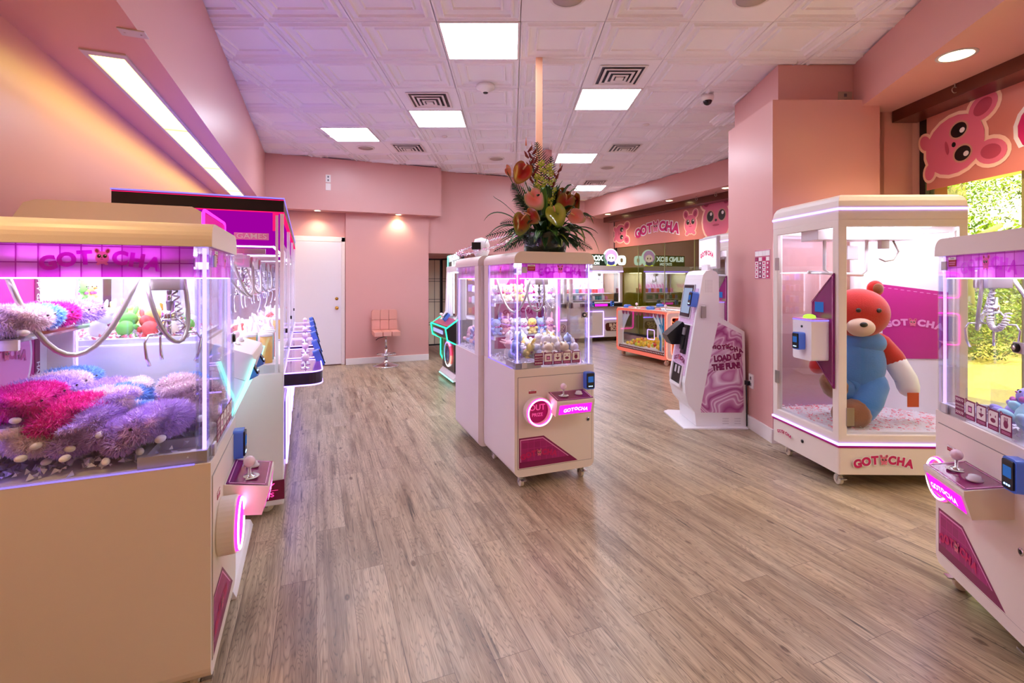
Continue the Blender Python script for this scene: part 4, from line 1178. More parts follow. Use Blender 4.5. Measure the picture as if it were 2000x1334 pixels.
# ------------------------------------------------------------------ tall neighbour machine at left (behind the nearest)
def tall_machine(xy, phi):
    e = empty('prize_machine', xy, phi, 'taller cream machine with rounded roof and pink lit marquee behind the nearest left one', 'claw machine')
    w, d = .60, .62; zg = 1.13; zt = 1.50; H = 1.712
    MB(PWHITE).box(0, w, .0, d, .05, zg).build('cabinet', e, bevel=.008)
    MB(PWHITE).prism([(-.14, 0), (-.125, .035), (.0, .06), (.0, 0)], -.04, w + .05, 'x').build('base_plate', e, bevel=.006)
    g = MB(CREAM).prism(rrect(-.002, w + .002, zt, H, .06, 7, rs=(.001, .001, .05, .001)), .0, d - .03, 'y')
    MB(CREAM).prism([(.0, zt), (d, zt), (d, H - .07), (d - .03, H - .015), (d - .07, H), (.035, H), (.0, H - .02)], 0, w, 'x').build('roof', e, bevel=.006)
    g = MB(mat('marquee_magenta', (170, 30, 110), .25, emit=.25, ec=(220, 40, 130))).prism(rrect(.02, w - .02, zt + .01, H - .02, .02), -.008, -.001, 'y')
    g.m(PINKP).box(.06, .12, -.0088, -.008, 1.60, 1.625).box(.47, .51, -.0088, -.008, 1.60, 1.62)
    mq = g.build('marquee', e)
    op = rrect(.008, w - .008, zt + .002, H - .008, .028)
    MB(PLED).tube([(x, -.006, z) for (x, z) in op], .006, 6, closed=True).build('neon_outline', mq)
    for xx in (.004, w - .03):
        MB(ACR).box(xx, xx + .026, .0, .026, zg, zt).build('corner_post', e)
        MB(VLED).cyl((xx + .013, .013, zg), (xx + .013, .013, zt), .005, 6).build('led_tube', e)
    MB(GL).box(.03, w - .03, .004, .009, zg, zt).build('front_glass', e)
    for xx in (.003, w - .008): MB(GL).box(xx, xx + .005, .03, d - .09, zg, zt).build('side_glass', e)
    for xx in (0, w - .02): MB(PWHITE).box(xx, xx + .02, d - .09, d, zg, zt).build('rear_post', e)
    g = MB(PWHITE).box(.02, w - .02, d - .02, d - .005, zg, zt); bk = g.build('back_panel', e)
    g = MB(); logo(g, w/2, 1.36, .42, PINKP, -(d - .022)); g.build('back_print', bk)
    MB(PWHITE).box(.02, w - .02, .02, d - .02, zg - .03, zg + .02).build('prize_bed', e)
    g = MB(mat('pink_filler_beads', (240, 130, 150), .3)); rr = random.Random(2)
    for k in range(420):
        if k == 160: g.m(CLEARB)
        q = rr.uniform(.005, .011); M = Matrix.Translation((rr.uniform(.03, w - .03), rr.uniform(.03, d - .1), zg + .022 + rr.random()*.015)) @ Matrix.Rotation(rr.uniform(0, 6), 4, 'X')
        g.add([M @ Vector(p) for p in ((q, 0, 0), (-q*.6, q, 0), (-q*.6, -q, 0), (0, 0, q))], [(0, 1, 3), (1, 2, 3), (2, 0, 3), (0, 2, 1)])
    o = g.build('filler_beads', e); o['kind'] = 'stuff'
    g = MB(ACR).box(.05, w - .05, d - .15, d - .02, 1.26, 1.268).build('shelf', e)
    MB(FILL_LED).box(.06, w - .06, .15, .5, zt - .012, zt - .002).build('added_light_panel', e)  # panel added under the roof to brighten the plush
    MB(WLED).box(.03, w - .03, .03, .045, zt - .008, zt).box(.02, .035, .05, d - .1, zt - .008, zt).build('led_strip', e)
    # console tilted out of the front
    g = MB(CREAM).prism([(.0, 1.0), (-.17, .93), (-.2, 1.02), (-.19, 1.05), (0, 1.12)], .06, w - .06, 'x'); con = g.build('control_console', e, bevel=.008)
    M = Matrix.Rotation(R(-28), 4, 'X')
    card_reader(con, .12, -.18, .93, M); card_reader(con, w - .14, -.18, .93, M)
    joystick(con, .25, -.1, 1.08, .8); button(con, .38, -.1, 1.08, .022)
    for xx in (.05, w - .05): MB(CLED).tube([(xx, -.2, 1.03), (xx, -.16, .9), (xx, -.03, .62)], .006, 6).build('neon_edge', e)
    MB(PWHITE).prism([(0, .6), (-.03, .6), (-.165, .93), (0, 1.0)], .06, w - .06, 'x').build('apron', e, bevel=.006)
    return e
L2 = tall_machine((-1.348, 2.10), 112.8)
rd = random.Random(8)
names = [(2, 2, 'yellow chick plush with orange beak'), (0, 5, 'cream bear plush'), (0, 0, 'white bear plush'), (1, 7, 'pale green plush'), (0, 3, 'light blue plush'), (0, 0, 'white fluffy plush')]
for i, (kk, ci, l) in enumerate([names[1], names[4], names[5], names[3], names[0]]):
    doll(L2, kk, .11 + i*.095, .56, 1.269, rd.uniform(-.3, .3), ci, l + ' on the shelf inside the taller left machine', 'plush on the shelf of the taller left machine', s=.95)
for i, (x, y) in enumerate([(x, y) for x in (.08, .18, .28, .38, .48) for y in (.1, .2, .3, .4)]):
    ci = [5, 8, 7, 0, 9, 2, 0, 0, 5, 2][i % 10]
    T_ = inward(x, y, .58, .58, rd)
    doll(L2, i % 3 if ci != 7 else 1, x, y, 1.16, T_[1], ci, f'{DN[ci]} plush on pink beads {"at the front" if y < .25 else "at the back"} of the taller left machine', 'plush lying in the taller left machine', T_[0], rd.uniform(-.3, .3), .9)

# ------------------------------------------------------------------ row of two-player machines on the left
CLEARP = mat('clear_hard_plastic', (232, 234, 244), .12, spec=.9)
def row_machine(k, xy, phi, label):
    e = empty('row_machine', xy, phi, label, 'claw machine', 'two player machines along the left wall')
    w, d, H = 1.22, .83, 1.885; zg = .84; zt = 1.80
    MB(PWHITE).box(0, w, 0, d, .05, zg).build('cabinet', e, bevel=.008)
    g = MB(BLACK).box(0, w, .0, d, zt, H - .006); g.build('header_cap', e)
    g = MB(glow('header_red_line', (235, 20, 90), .7)).box(-.002, w + .002, -.002, d + .002, zt - .006, zt)
    g.box(-.002, .0, -.002, d, H - .016, H - .012)
    g.build('red_trim_light', e)
    MB(VDIM).box(-.004, w + .004, -.004, d + .004, H - .008, H).build('led_strip', e)
    # magenta side and front panels under the cap
    mp = glow('magenta_header_panel', (150, 0, 150), .45)
    g = MB(mp).box(.0, .012, .06, d - .02, 1.60, zt - .006).box(w - .012, w, .06, d - .02, 1.60, zt - .006).box(.03, w - .03, .02, .03, 1.62, zt - .006)
    hp = g.build('header_panel', e)
    g = MB()
    M = Matrix.Translation((0, .18, 0)) @ Matrix.Rotation(R(-90), 4, 'Z')
    g.m(PINKP).box(-.003, -.001, .08, .26, 1.63, 1.67); text(g, 'GAMES', .01, 1.65, .042, PRW, .004, .01, 0, 1.2, M)
    g.build('header_print', hp)
    MB(WLED).box(.02, w - .02, .05, .06, 1.588, 1.596).box(.012, .022, .06, d - .1, 1.588, 1.596).box(w - .022, w - .012, .06, d - .1, 1.588, 1.596).build('interior_led', e)
    MB(FILL_LED).box(.15, w - .15, .34, .7, 1.585, 1.595).build('added_light_panel', e)  # panel added below the cap to brighten the prizes
    for xx in (.0, w - .02):
        MB(PWHITE).box(xx, xx + .02, .0, .02, zg, zt - .01).build('front_post', e)
        MB(CLEARP).box(xx + .002, xx + .016, .03, .045, zg, zt - .02).build('slide_rail', e)
    MB(PWHITE).box(0, .03, d - .05, d, zg, zt).build('rear_post', e)
    MB(PWHITE).box(w - .03, w, d - .05, d, zg, zt).build('rear_post', e)
    MB(mat('pale_back_print', (240, 225, 245), .5)).box(.03, w - .03, d - .03, d - .01, zg, zt).build('back_panel', e)
    for x0 in (.02, w/2 + .004): MB(GL).box(x0, x0 + w/2 - .024, .006, .012, zg, 1.62).build('front_glass', e)
    for xx in (.003, w - .008): MB(GL).box(xx, xx + .005, .05, d - .05, zg, 1.60).build('side_glass', e)
    g = MB(BLACK).box(w/2 - .05, w/2 - .02, -.004, .01, 1.02, 1.05); g.build('lock', e)
    MB(PWHITE).box(.01, w - .01, .02, d - .03, zg, zg + .05).build('prize_bed', e)
    g = MB(PWHITE).box(.03, w - .03, .28, .31, 1.54, 1.575); g.m(STEEL).box(.03, .05, .1, d - .1, 1.55, 1.58).box(w - .05, w - .03, .1, d - .1, 1.55, 1.58); g.build('gantry', e)
    for cx in (.28, .88):
        claw(e, cx, .25, 1.55, 1.1)
        for q in (0, 1):
            MB(HOSE).tube(bez((cx - .12 + q*.02, .3 + q*.1, 1.56), (cx - .16, .2, 1.22), (cx + .02, .16, 1.2), (cx + .01 + q*.04, .2, 1.54)), .009, 8).build('cable_hose', e)
    # base strip, console, casters, neon
    g = MB(mat('base_strip_magenta', (120, 12, 60), .2)).box(-.004, w + .004, -.004, d, .085, .20)
    st = g.build('base_strip', e)
    lp = glow('base_letters_pink', (255, 60, 150), .8)
    M = Matrix.Translation((0, .13, 0)) @ Matrix.Rotation(R(-90), 4, 'Z')
    g = MB(); text(g, 'PLAY', .0, .167, .048, lp, .006, .01, 0, 1.5, M); text(g, 'OPOLIS', .0, .118, .036, lp, .006, .01, 0, 1.3, M)
    g.m(lp).box(-.0052, -.0045, .03, .23, .142, .1435)
    g.build('strip_letters', st)
    for cx in (.06, .66):
        pr = rrect(cx, cx + .5, -.22, .0, .08, 6, rs=(.08, .08, .002, .002))
        g = MB(mat('console_black_violet', (46, 34, 60), .25)).prism(pr, .745, .815, 'z'); con = g.build('control_console', e)
        MB(mat('console_violet_gloss', (150, 70, 150), .12, coat=.5)).prism([(x*.97 + (cx + .25)*.03, y*.97) for (x, y) in pr], .815, .822, 'z').build('console_top', con)
        for zz in (.741, .822): MB(VLED).tube([(x, y, zz) for (x, y) in pr], .0045, 5, closed=True).build('neon_edge', con)
        g = MB(glow('console_screen', (180, 190, 200), .35)).box(cx + .1, cx + .26, -.222, -.2195, .76, .80); g.build('counter_display', con)
        joystick(con, cx + .14, -.12, .822, 1.15); button(con, cx + .3, -.12, .822, .03)
        M = Matrix.Rotation(R(-20), 4, 'X')
        card_reader(con, cx + .44, -.215, .78, M)
    for (x0, x1) in ((.08, .52), (.68, 1.12)):
        op = rrect(x0, x1, .26, .66, .03)
        MB(VLED).tube([(x, -.012, z) for (x, z) in op], .006, 5, closed=True).build('neon_outline', e)
        MB(mat('prize_flap_violet', (60, 40, 90), .15)).prism(rrect(x0 + .02, x1 - .02, .28, .64, .02), -.01, .0, 'y').build('prize_flap', e)
    MB(CHROME).box(w/2 - .008, w/2 + .008, -.014, 0, .42, .5).build('latch', e)
    for (x, y) in ((.06, .08), (w - .06, .08), (.06, d - .08), (w - .06, d - .08)): caster(e, x, y, .04)
    return e
PR = 113.2
prx, pry = math.cos(R(PR)), math.sin(R(PR))
ROW = []
for k, l in enumerate(('nearest white two player machine with magenta header, left row', 'middle two player machine of the left row, violet console', 'farthest two player machine of the left row, beside the white door')):
    ROW.append(row_machine(k, (-1.368 + prx*1.29*k, 2.90 + pry*1.29*k), PR, l))
rd = random.Random(21)
for mi, root in enumerate(ROW):
    where = ('nearest', 'middle', 'farthest')[mi]
    for i, (x, y) in enumerate([(x, y) for y in (.12, .25, .38, .52, .66) for x in (.12, .26, .40, .55, .7, .85, 1.0, 1.12)]):
        if mi and y > .3: continue
        if y < .2 and mi == 0 and x < .5: continue
        ci = [0, 0, 1, 0, 5, 0, 8, 0][i % 8]
        T_ = inward(x, y, 1.22, .8, rd)
        doll(root, i % 2, x + rd.uniform(-.02, .02), y, .895, T_[1], ci, f'{DN[ci]} plush {PLACEW(x, y, 1.2, .83)} of the {where} left row machine', 'plush in the left row machines', T_[0], rd.uniform(-.3, .3), 1.25)
    for i in range(5 if mi == 0 else 2):
        o = MB([mat('tube_orange', (240, 190, 90), .3), mat('tube_teal', (120, 200, 190), .3), mat('tube_coral', (240, 140, 120), .3)][i % 3]).lathe([(.001, 0), (.035, 0), (.035, .16), (.001, .16)], n=18)
        o.m(PRW).lathe([(.001, .16), (.037, .16), (.037, .175), (.001, .175)], n=18)
        o = o.build('prize_can'); lw(root, o, .10 + .12*(i % 3), .1 + .09*(i // 3), .891); tag(o, f'{["orange", "teal", "coral"][i % 3]} prize can {"in front" if i < 3 else "behind"} inside the {where} machine of the left row', 'prize can', 'prize cans in the left row')

# ------------------------------------------------------------------ giant glass prize booth
def giant(name, xy, phi, label, detail=True):
    e = empty(name, xy, phi, label, 'claw machine', 'giant five sided prize booths')
    # plan polygon, A far left, B near corner, C, D, E (origin at B, camera-aligned axes)
    P = [(0, 0), (.845, -.02), (1.16, .38), (.70, .83), (-.06, .70)]
    def inset(q):
        n = len(P); out = []
        for i in range(n):
            p0, p1, p2 = Vector(P[i-1]), Vector(P[i]), Vector(P[(i+1) % n])
            a = (p1 - p0).normalized(); b_ = (p2 - p1).normalized()
            n1 = Vector((-a.y, a.x)); n2 = Vector((-b_.y, b_.x)); bis = (n1 + n2).normalized()
            out.append(tuple(p1 + bis * (q / max(.2, bis.dot(n1)))))
        return out
    P0 = P
    g = MB(CREAM).prism(P0, .095, .285, 'z'); g.build('base_cabinet', e, bevel=.012)
    g = MB(mat('base_magenta_line', (170, 20, 110), .3)).prism([tuple(p) for p in inset(-.003)], .272, .288, 'z'); g.build('trim_band', e)
    g = MB(VLED); pp = inset(-.006)
    g.prism(pp, .289, .303, 'z'); g.build('led_band', e)
    # frame: lower rail, posts, upper rail
    z0, z1 = .303, 1.80
    I = inset(.035)
    for za_, zb_ in ((z0, z0 + .055), (z1 - .05, z1)): MB(CREAM).ringprism(P0, I, za_, zb_, 'z').build('frame_rail', e, bevel=.004)
    n = 5
    for i in range(n):
        p = Vector(P0[i]); a = (Vector(P0[(i+1) % n]) - p).normalized() * .055; b_ = (Vector(P0[i-1]) - p).normalized() * .055
        q = Vector(I[i])
        MB(CREAM).prism([tuple(p), tuple(p + a), tuple(q + a*.5), tuple(q), tuple(q + b_*.5), tuple(p + b_)], z0 + .05, z1 - .045, 'z').build('post', e, bevel=.004)
    # rounded roof
    levels = [(0, z1), (0, z1 + .055), (0, z1 + .09), (.006, z1 + .125), (.02, z1 + .152), (.045, z1 + .168), (.08, z1 + .175)]
    vs = []; fs = []
    for k, (q, z) in enumerate(levels):
        vs += [(x, y, z) for (x, y) in inset(q)]
        if k:
            o = (k-1)*n
            for i in range(n): fs.append((o+i, o+(i+1) % n, o+n+(i+1) % n, o+n+i))
    fs.append(tuple(range((len(levels)-1)*n, len(levels)*n))); fs.append(tuple(range(n))[::-1])
    g = MB(CREAM); g.add(vs, fs, False); g.build('roof', e)
    g = MB(VLED).prism(inset(-.004), z1 + .062, z1 + .078, 'z'); g.build('led_band', e)
    # glass on all but the two back faces; back faces white boards
    def wallq(i, m, za, zb, dq=.012, th=.006, name_='pane', f0=.0, f1=1.0):
        Q = inset(dq); Q2 = inset(dq + th)
        a, b_ = Vector(Q[i]), Vector(Q[(i+1) % n]); a2, b2 = Vector(Q2[i]), Vector(Q2[(i+1) % n])
        p = [a.lerp(b_, f0), a.lerp(b_, f1), a2.lerp(b2, f1), a2.lerp(b2, f0)]
        return MB(m).prism([tuple(k) for k in p], za, zb, 'z').build(name_, e)
    for i in (0, 1, 3, 4): wallq(i, GL, z0 + .04, z1 - .04)
    bk = wallq(2, mat('board_white', (240, 236, 238), .5), z0 + .04, z1 - .04, .012, .012, 'back_board')
    # magenta name panel on the back board
    Q = inset(.0285); a, b_ = Vector(Q[3]), Vector(Q[2]); dirn = (b_ - a).normalized(); L_ = (b_ - a).length
    M = Matrix.Translation((a.x, a.y, 0)) @ Matrix.Rotation(math.atan2(dirn.y, dirn.x), 4, 'Z')
    g = MB(MAG); g.T = M
    g.add([(L_*.26, -.002, 1.36), (L_*.94, -.002, 1.30), (L_*.94, -.002, .80), (L_*.30, -.002, .76)], [(3, 2, 1, 0)[::-1]])
    g.m(PINKP)
    for t0 in range(10):
        x = L_*(.28 + .065*t0); zt_ = 1.335 - .006*t0; g.add([(x, -.003, zt_), (x + .022, -.003, zt_ - .002), (x + .022, -.003, zt_ - .006), (x, -.003, zt_ - .004)], [(0, 1, 2, 3)])
    g.T = None
    logo(g, L_*.6, 1.06, .36, PINKP, .004, M=M)
    g.build('name_panel', bk)
    # floor with confetti, lights, crane
    g = MB(PWHITE).prism(inset(.04), .29, .37, 'z'); g.build('booth_floor', e)
    rr = random.Random(4); g = MB(PAW)
    for k in range(1500):
        if k == 500: g.m(mat('confetti_pink', (250, 170, 180), .5))
        if k == 1000: g.m(mat('confetti_rose', (240, 110, 130), .5))
        x, y = rr.uniform(.0, 1.08), rr.uniform(.05, .72)
        if y > .78 - max(0, x - .65)*.9 or x > 1.05: continue
        q = rr.uniform(.006, .011); M_ = Matrix.Translation((x, y, .372 + rr.random()*.012)) @ Matrix.Rotation(rr.uniform(0, 6), 4, 'Z') @ Matrix.Rotation(rr.uniform(-.6, .6), 4, 'X')
        g.add([M_ @ Vector(p) for p in ((-q, -q*.4, 0), (q, -q*.4, 0), (q, q*.4, .002), (-q, q*.4, .002))], [(0, 1, 2, 3)])
    o = g.build('confetti', e); o['kind'] = 'stuff'
    MB(FILL_LED).prism([(.12, .1), (.78, .08), (.95, .38), (.66, .66), (.06, .58)], z1 - .012, z1 - .004, 'z').build('added_light_panel', e)  # panel added under the roof to brighten the booth
    g = MB(PWHITE).box(.0, .7, .22, .42, 1.68, 1.76); g.build('crane_beam', e, bevel=.004)
    MB(PWHITE).tube([(.10, .3, 1.69), (.10, .3, 1.47), (.13, .3, 1.44), (.36, .3, 1.43), (.40, .3, 1.46), (.41, .3, 1.72)], .012, 10).build('crane_arm', e)
    MB(PWHITE).tube([(-.02, .3, 1.45), (.38, .3, 1.43)], .012, 8).build('crane_arm', e)
    g = MB(PWHITE).box(.24, .32, .26, .34, 1.54, 1.64).m(STEEL).box(.5, .56, .28, .32, 1.62, 1.68)
    g.build('crane_motor', e, bevel=.003)
    MB(STEEL).tube([(.6, .3, 1.68), (.64, .3, 1.6), (.6, .3, 1.54), (.54, .3, 1.53), (.5, .3, 1.55)], .007, 8).build('hook', e)
    # control post on the left panel
    A_ = Vector(P0[4]); B_ = Vector((0, 0)); dl = (B_ - A_).normalized(); ang = math.atan2(dl.y, dl.x)
    M = Matrix.Translation((A_.x, A_.y, 0)) @ Matrix.Rotation(ang, 4, 'Z')   # x runs A->B, -y is outwards
    La = (B_ - A_).length
    g = MB(mat('violet_print_plate', (128, 18, 96), .25)); g.T = M
    g.prism([(La - .24, 1.24), (La - .03, 1.44), (La - .03, .66), (La - .24, .86)][::-1], -.014, -.002, 'y'); plate = g.build('control_plate', e)
    g = MB(PINKP); g.T = M
    g.tube([(La - .232, -.016, 1.235), (La - .036, -.016, 1.42), (La - .036, -.016, .68), (La - .232, -.016, .865)], .002, 4, closed=True); g.build('plate_outline', plate)
    g = MB(SCREEN); g.T = M; g.box(La - .2, La - .12, -.018, -.014, 1.17, 1.24); g.build('small_screen', plate)
    g = MB(PWHITE); g.T = M; g.prism(rrect(La - .26, La - .07, .84, 1.12, .015), -.14, -.014, 'y'); box_ = g.build('control_box', e, bevel=.006)
    g = MB(VDIM); g.T = M; g.box(La - .262, La - .068, -.142, -.014, 1.112, 1.121); g.m(PINKP).box(La - .26, La - .07, -.14, -.014, 1.121, 1.128); g.build('box_top', box_)
    g = MB(glow('green_button', (150, 255, 60), .9)); g.T = M; g.lathe([(.001, 0), (.04, 0), (.036, .016), (.02, .024), (.001, .026)], (La - .17, -.08, 1.128), 18); g.build('button', box_)
    g = MB(BLACK); g.T = M; g.cyl((La - .165, -.143, 1.07), (La - .165, -.138, 1.07), .009, 10); g.build('lock', box_)
    card_reader(box_, 0, 0, 0, M @ Matrix.Translation((La - .165, -.15, .91)))
    # hinges and lettering
    for zz in (.62, 1.52):
        g = MB(STEEL); g.T = M; g.box(.035, .085, -.008, .0, zz - .05, zz + .05); g.build('hinge', e, bevel=.002)
    g = MB(STEEL); g.box(.05, .1, -.008, 0, .42, .54); g.build('hinge', e, bevel=.002)
    g = MB(); logo(g, .29, .195, .40, LOGOM, .013, PRW); logo(g, .16, .205, .17, LOGOM, .013, PRW, M=M)
    g.build('name_letters', e)
    g = MB(BLACK); g.T = M; g.cyl((La*.5, -.006, .2), (La*.5, 0, .2), .012, 14); g.build('lock', e)
    for (x, y) in ((.05, .06), (.75, .05), (.02, .6), (.68, .70), (1.02, .38)): caster(e, x, y, .036)
    return e
G1 = giant('giant_prize_booth', (2.18, 3.23), 0, 'giant five sided glass prize booth holding the huge plush bear at right')
G2 = giant('giant_prize_booth', (2.62, 5.85), 0, 'second giant prize booth, mostly hidden behind the kiosk and pillar')

# huge plush bear in the booth (plain stand-in)
def big_bear(root):
    e = bpy.data.objects.new('giant_plush_bear', None); COL.objects.link(e)
    red = mat('red_plush', (205, 26, 20), .9, sheen=.4, vary=.22, vscale=11, bump=1, bscale=130); blue = mat('blue_plush', (66, 134, 205), .9, sheen=.4, vary=.18, vscale=11, bump=1, bscale=130)
    tan = mat('tan_plush', (240, 205, 175), .9, sheen=.4); brown = mat('brown_plush', (140, 78, 36), .9, sheen=.4, vary=.2, vscale=12, bump=1, bscale=130); white = PAW
    def limb(name, m, pts, rs, n=14, parent=e):
        # smooth tapering body of revolution along a path
        P = [Vector(p) for p in pts]; out = []; rr = []
        for i in range(len(P) - 1):
            for k in range(6):
                t = k/6; out.append(P[i].lerp(P[i+1], t)); rr.append(rs[i]*(1-t) + rs[i+1]*t)
        out.append(P[-1]); rr.append(rs[-1])
        d0 = (out[0] - out[1]).normalized(); d1 = (out[-1] - out[-2]).normalized()
        pre = [out[0] + d0*rr[0]*math.sin(a) for a in (R(85), R(60), R(30))]; prr = [rr[0]*math.cos(a) for a in (R(85), R(60), R(30))]
        post = [out[-1] + d1*rr[-1]*math.sin(a) for a in (R(30), R(60), R(85))]; por = [rr[-1]*math.cos(a) for a in (R(30), R(60), R(85))]
        return MB(m).tube(pre + out + post, prr + rr + por, n).build(name, parent)
    # local frame of the booth: x right, y away, z up
    g = MB(blue); M = Matrix.Rotation(R(14), 3, 'Y')
    g.ell((.36, .30, .76), (.20, .17, .25), 24, 16, M); g.build('body', e)
    g = MB(blue); g.ell((.40, .29, .93), (.17, .14, .10), 22, 12); g.build('shoulders', e)
    hd = MB(red).ell((.36, .26, 1.15), (.20, .175, .18), 28, 20).build('head', e)
    MB(tan).ell((.27, .11, 1.06), (.09, .075, .065), 20, 12).build('muzzle', hd)
    MB(BLACK).ell((.245, .045, 1.085), (.026, .018, .018), 14, 8).build('nose', hd)
    for (x, y) in ((.255, .11), (.38, .085)): MB(BLACK).ell((x, y, 1.18), .016, 12, 8).build('eye', hd)
    for (x, z) in ((.22, 1.35), (.50, 1.33)):
        ear = MB(red).ell((x, .28, z), (.06, .035, .06), 18, 12).build('ear', hd)
        MB(brown).ell((x, .253, z), (.038, .02, .038), 14, 10).build('inner_ear', ear)
    limb('arm', red, [(.52, .28, .92), (.60, .24, .82)], [.085, .075])
    limb('paw', white, [(.61, .23, .79), (.66, .20, .68), (.67, .19, .62)], [.072, .07, .068])
    limb('arm', red, [(.24, .32, .92), (.17, .36, .82), (.14, .38, .74)], [.08, .07, .06])
    limb('leg', blue, [(.42, .24, .62), (.36, .18, .54), (.29, .15, .47)], [.125, .11, .10])
    limb('foot', brown, [(.23, .12, .45), (.14, .08, .46)], [.105, .085])
    limb('leg', blue, [(.30, .27, .64), (.23, .24, .60), (.18, .22, .62)], [.12, .10, .085])
    limb('foot', brown, [(.15, .20, .62), (.115, .18, .66)], [.085, .08])
    MB(mat('tag_orange_card', (215, 80, 40), .5)).box(.60, .68, .11, .114, .50, .60).build('paper_tag', e)
    lw(root, e, .0, .06, 0.0)
    return tag(e, 'huge plush bear in red, blue and brown patches inside the giant booth', 'plush toy')
big_bear(G1)
doll(G2, 2, .42, .32, .374, 0, 2, 'big yellow chick plush inside the second booth behind the kiosk', None, s=3.0)

# ------------------------------------------------------------------ payment kiosk
def kiosk():
    e = empty('payment_kiosk', (0, 0), 0, 'white leaning payment kiosk with purple marble side standing by the pillar', 'kiosk')
    y0, y1 = 4.55, 5.0
    KW = mat('kiosk_white', (240, 238, 240), .35)
    col = [(1.632, .32), (1.625, .42), (1.79, 1.40), (1.80, 1.44), (1.825, 1.475), (1.87, 1.485), (1.92, 1.47), (1.945, 1.43), (1.95, 1.045), (1.86, .62), (1.765, .134), (1.73, .134), (1.66, .22)]
    g = MB(KW).prism(col, y0, y1, 'y'); body = g.build('body', e, bevel=.01, seg=3)
    MB(KW).prism([(1.735, .012), (1.72, .16), (1.80, .60), (1.90, 1.02), (1.952, 1.045), (2.19, .905), (2.205, .012)], y0 + .006, y1 - .006, 'y').build('rear_housing', e, bevel=.006)
    MB(KW).prism([(1.60, 4.50), (2.2, 4.50), (2.2, 5.05), (1.66, 5.15), (1.60, 5.1)], 0, .012, 'z').build('base_plate', e, bevel=.003)
    # marble decal on the side
    def P(px, py): return ((px - 1000)/945*4.55, CAMH - (py - 545)/945*4.55)
    z6 = lambda a, b_: P(1130 + a/2.668, 360 + b_/2.668)
    dec = [z6(712, 712), z6(852, 782), z6(862, 1180), z6(852, 1190), z6(640, 1190), z6(636, 1170)]
    g = MB(MARB).add([(x, y0 + .003, z) for (x, z) in dec], [tuple(range(6))[::-1]]); sd = g.build('side_decal', e)
    g = MB()
    c1 = z6(776, 852); c2 = z6(770, 905); c3 = z6(765, 950)
    sc = 4.55/945/2.668
    M = Matrix.Translation((0, y0 + .003, 0))
    for dx, ch in zip((-68, -44, -20, 20, 44, 68), 'GOTCHA'): text(g, ch, c1[0] + dx*sc, c1[1] - dx*sc*.12 - dx*dx*sc*.0018, 30*sc, PRW, .0025, .14, .12 + dx*.002, .9, M); text(g, ch, c1[0] + dx*sc, c1[1] - dx*sc*.12 - dx*dx*sc*.0018, 30*sc, MAGD, .003, .10, .12 + dx*.002, .9, M)
    mouse(g, c1[0], c1[1] + .01, 12*sc, 0, .004, M, None, True, MAGD)
    c2 = (c2[0] + 6*sc, c2[1]); c3 = (c3[0] + 4*sc, c3[1])
    text(g, 'LOAD UP', c2[0], c2[1], 42*sc, PRW, .0025, .13, .1, .8, M); text(g, 'LOAD UP', c2[0], c2[1], 42*sc, MAGD, .0035, .085, .1, .8, M)
    text(g, 'THE FUN!', c3[0], c3[1], 42*sc, PRW, .0025, .13, .1, .8, M); text(g, 'THE FUN!', c3[0], c3[1], 42*sc, MAGD, .0035, .085, .1, .8, M)
    g.build('slogan', sd)
    g = MB(LGREY)
    for i in range(2):
        for j in range(3): 
            x, z = z6(768 + i*62, 1222 + j*13); g.box(x - .03, x + .03, y0 + .006, y0 + .012, z - .004, z + .004)
    g.build('vent_slots', e)
    g = MB(LGREY)
    for i in range(9):
        for j in range(5):
            x, z = z6(662 + j*8, 500 + i*7.5); g.box(x - .003, x + .003, y0 - .002, y0, z - .003, z + .003)
    g.build('speaker_holes', body)
    x, z = z6(650, 663); MB(STEEL).box(x - .022, x + .022, y0 - .02, y0, z - .06, z + .055).build('side_lock', e, bevel=.004)
    # sloping front face: frame s along the slope (0 bottom .. 1 top), w across depth
    a = Vector((1.632, 0, .46)); b_ = Vector((1.785, 0, 1.37)); sl = (b_ - a); Ls = sl.length; sl.normalize(); nrm = Vector((-sl.z, 0, sl.x))
    # local: X' from far (y1) to near (y0), Z' along slope, -Y' outwards
    Mf = Matrix(((0, -nrm.x, sl.x, a.x), (-1, 0, 0, y1), (0, -nrm.z, sl.z, a.z), (0, 0, 0, 1)))
    def F(m): g = MB(m); g.T = Mf; return g
    Wd = y1 - y0
    F(MARBL).box(.04, Wd - .04, -.004, 0, .02, .86).build('front_decal', e)
    F(LGREY).box(.05, Wd - .12, -.014, -.004, .56, .90).build('screen_bezel', e, bevel=.004)
    F(BLACK).box(.06, Wd - .135, -.018, -.012, .575, .89).build('screen_glass', e)
    F(glow('kiosk_screen', (150, 160, 190), .45)).box(.08, Wd - .155, -.02, -.0175, .61, .86).build('screen_image', e)
    F(PWHITE).box(.02, Wd - .02, -.012, -.003, .50, .51).build('seam', e)
    g = F(BLACK).prism([(.05, .30), (.21, .32), (.21, .50), (.05, .49)], -.02, -.004, 'y'); g.build('bill_slot', e)
    g = F(BLACK).prism([(-.10, .28), (-.16, .36), (-.03, .52), (0, .50), (0, .30)], .05, .21, 'x'); 
    g.build('bill_tray', e, bevel=.004)
    g = F(BLACK).box(.27, .36, -.03, -.004, .22, .50).m(GREY).box(.285, .345, -.045, -.03, .40, .47).m(BLACK).box(.29, .34, -.05, -.03, .26, .38); g.build('card_slot', e, bevel=.003)
    g = F(BLACK).box(.10, .36, -.008, .0, -.08, .10); g.m(LGREY).box(.16, .2, -.012, -.006, .02, .09).box(.25, .29, -.012, -.006, .02, .09); tr = g.build('dispense_slot', e)
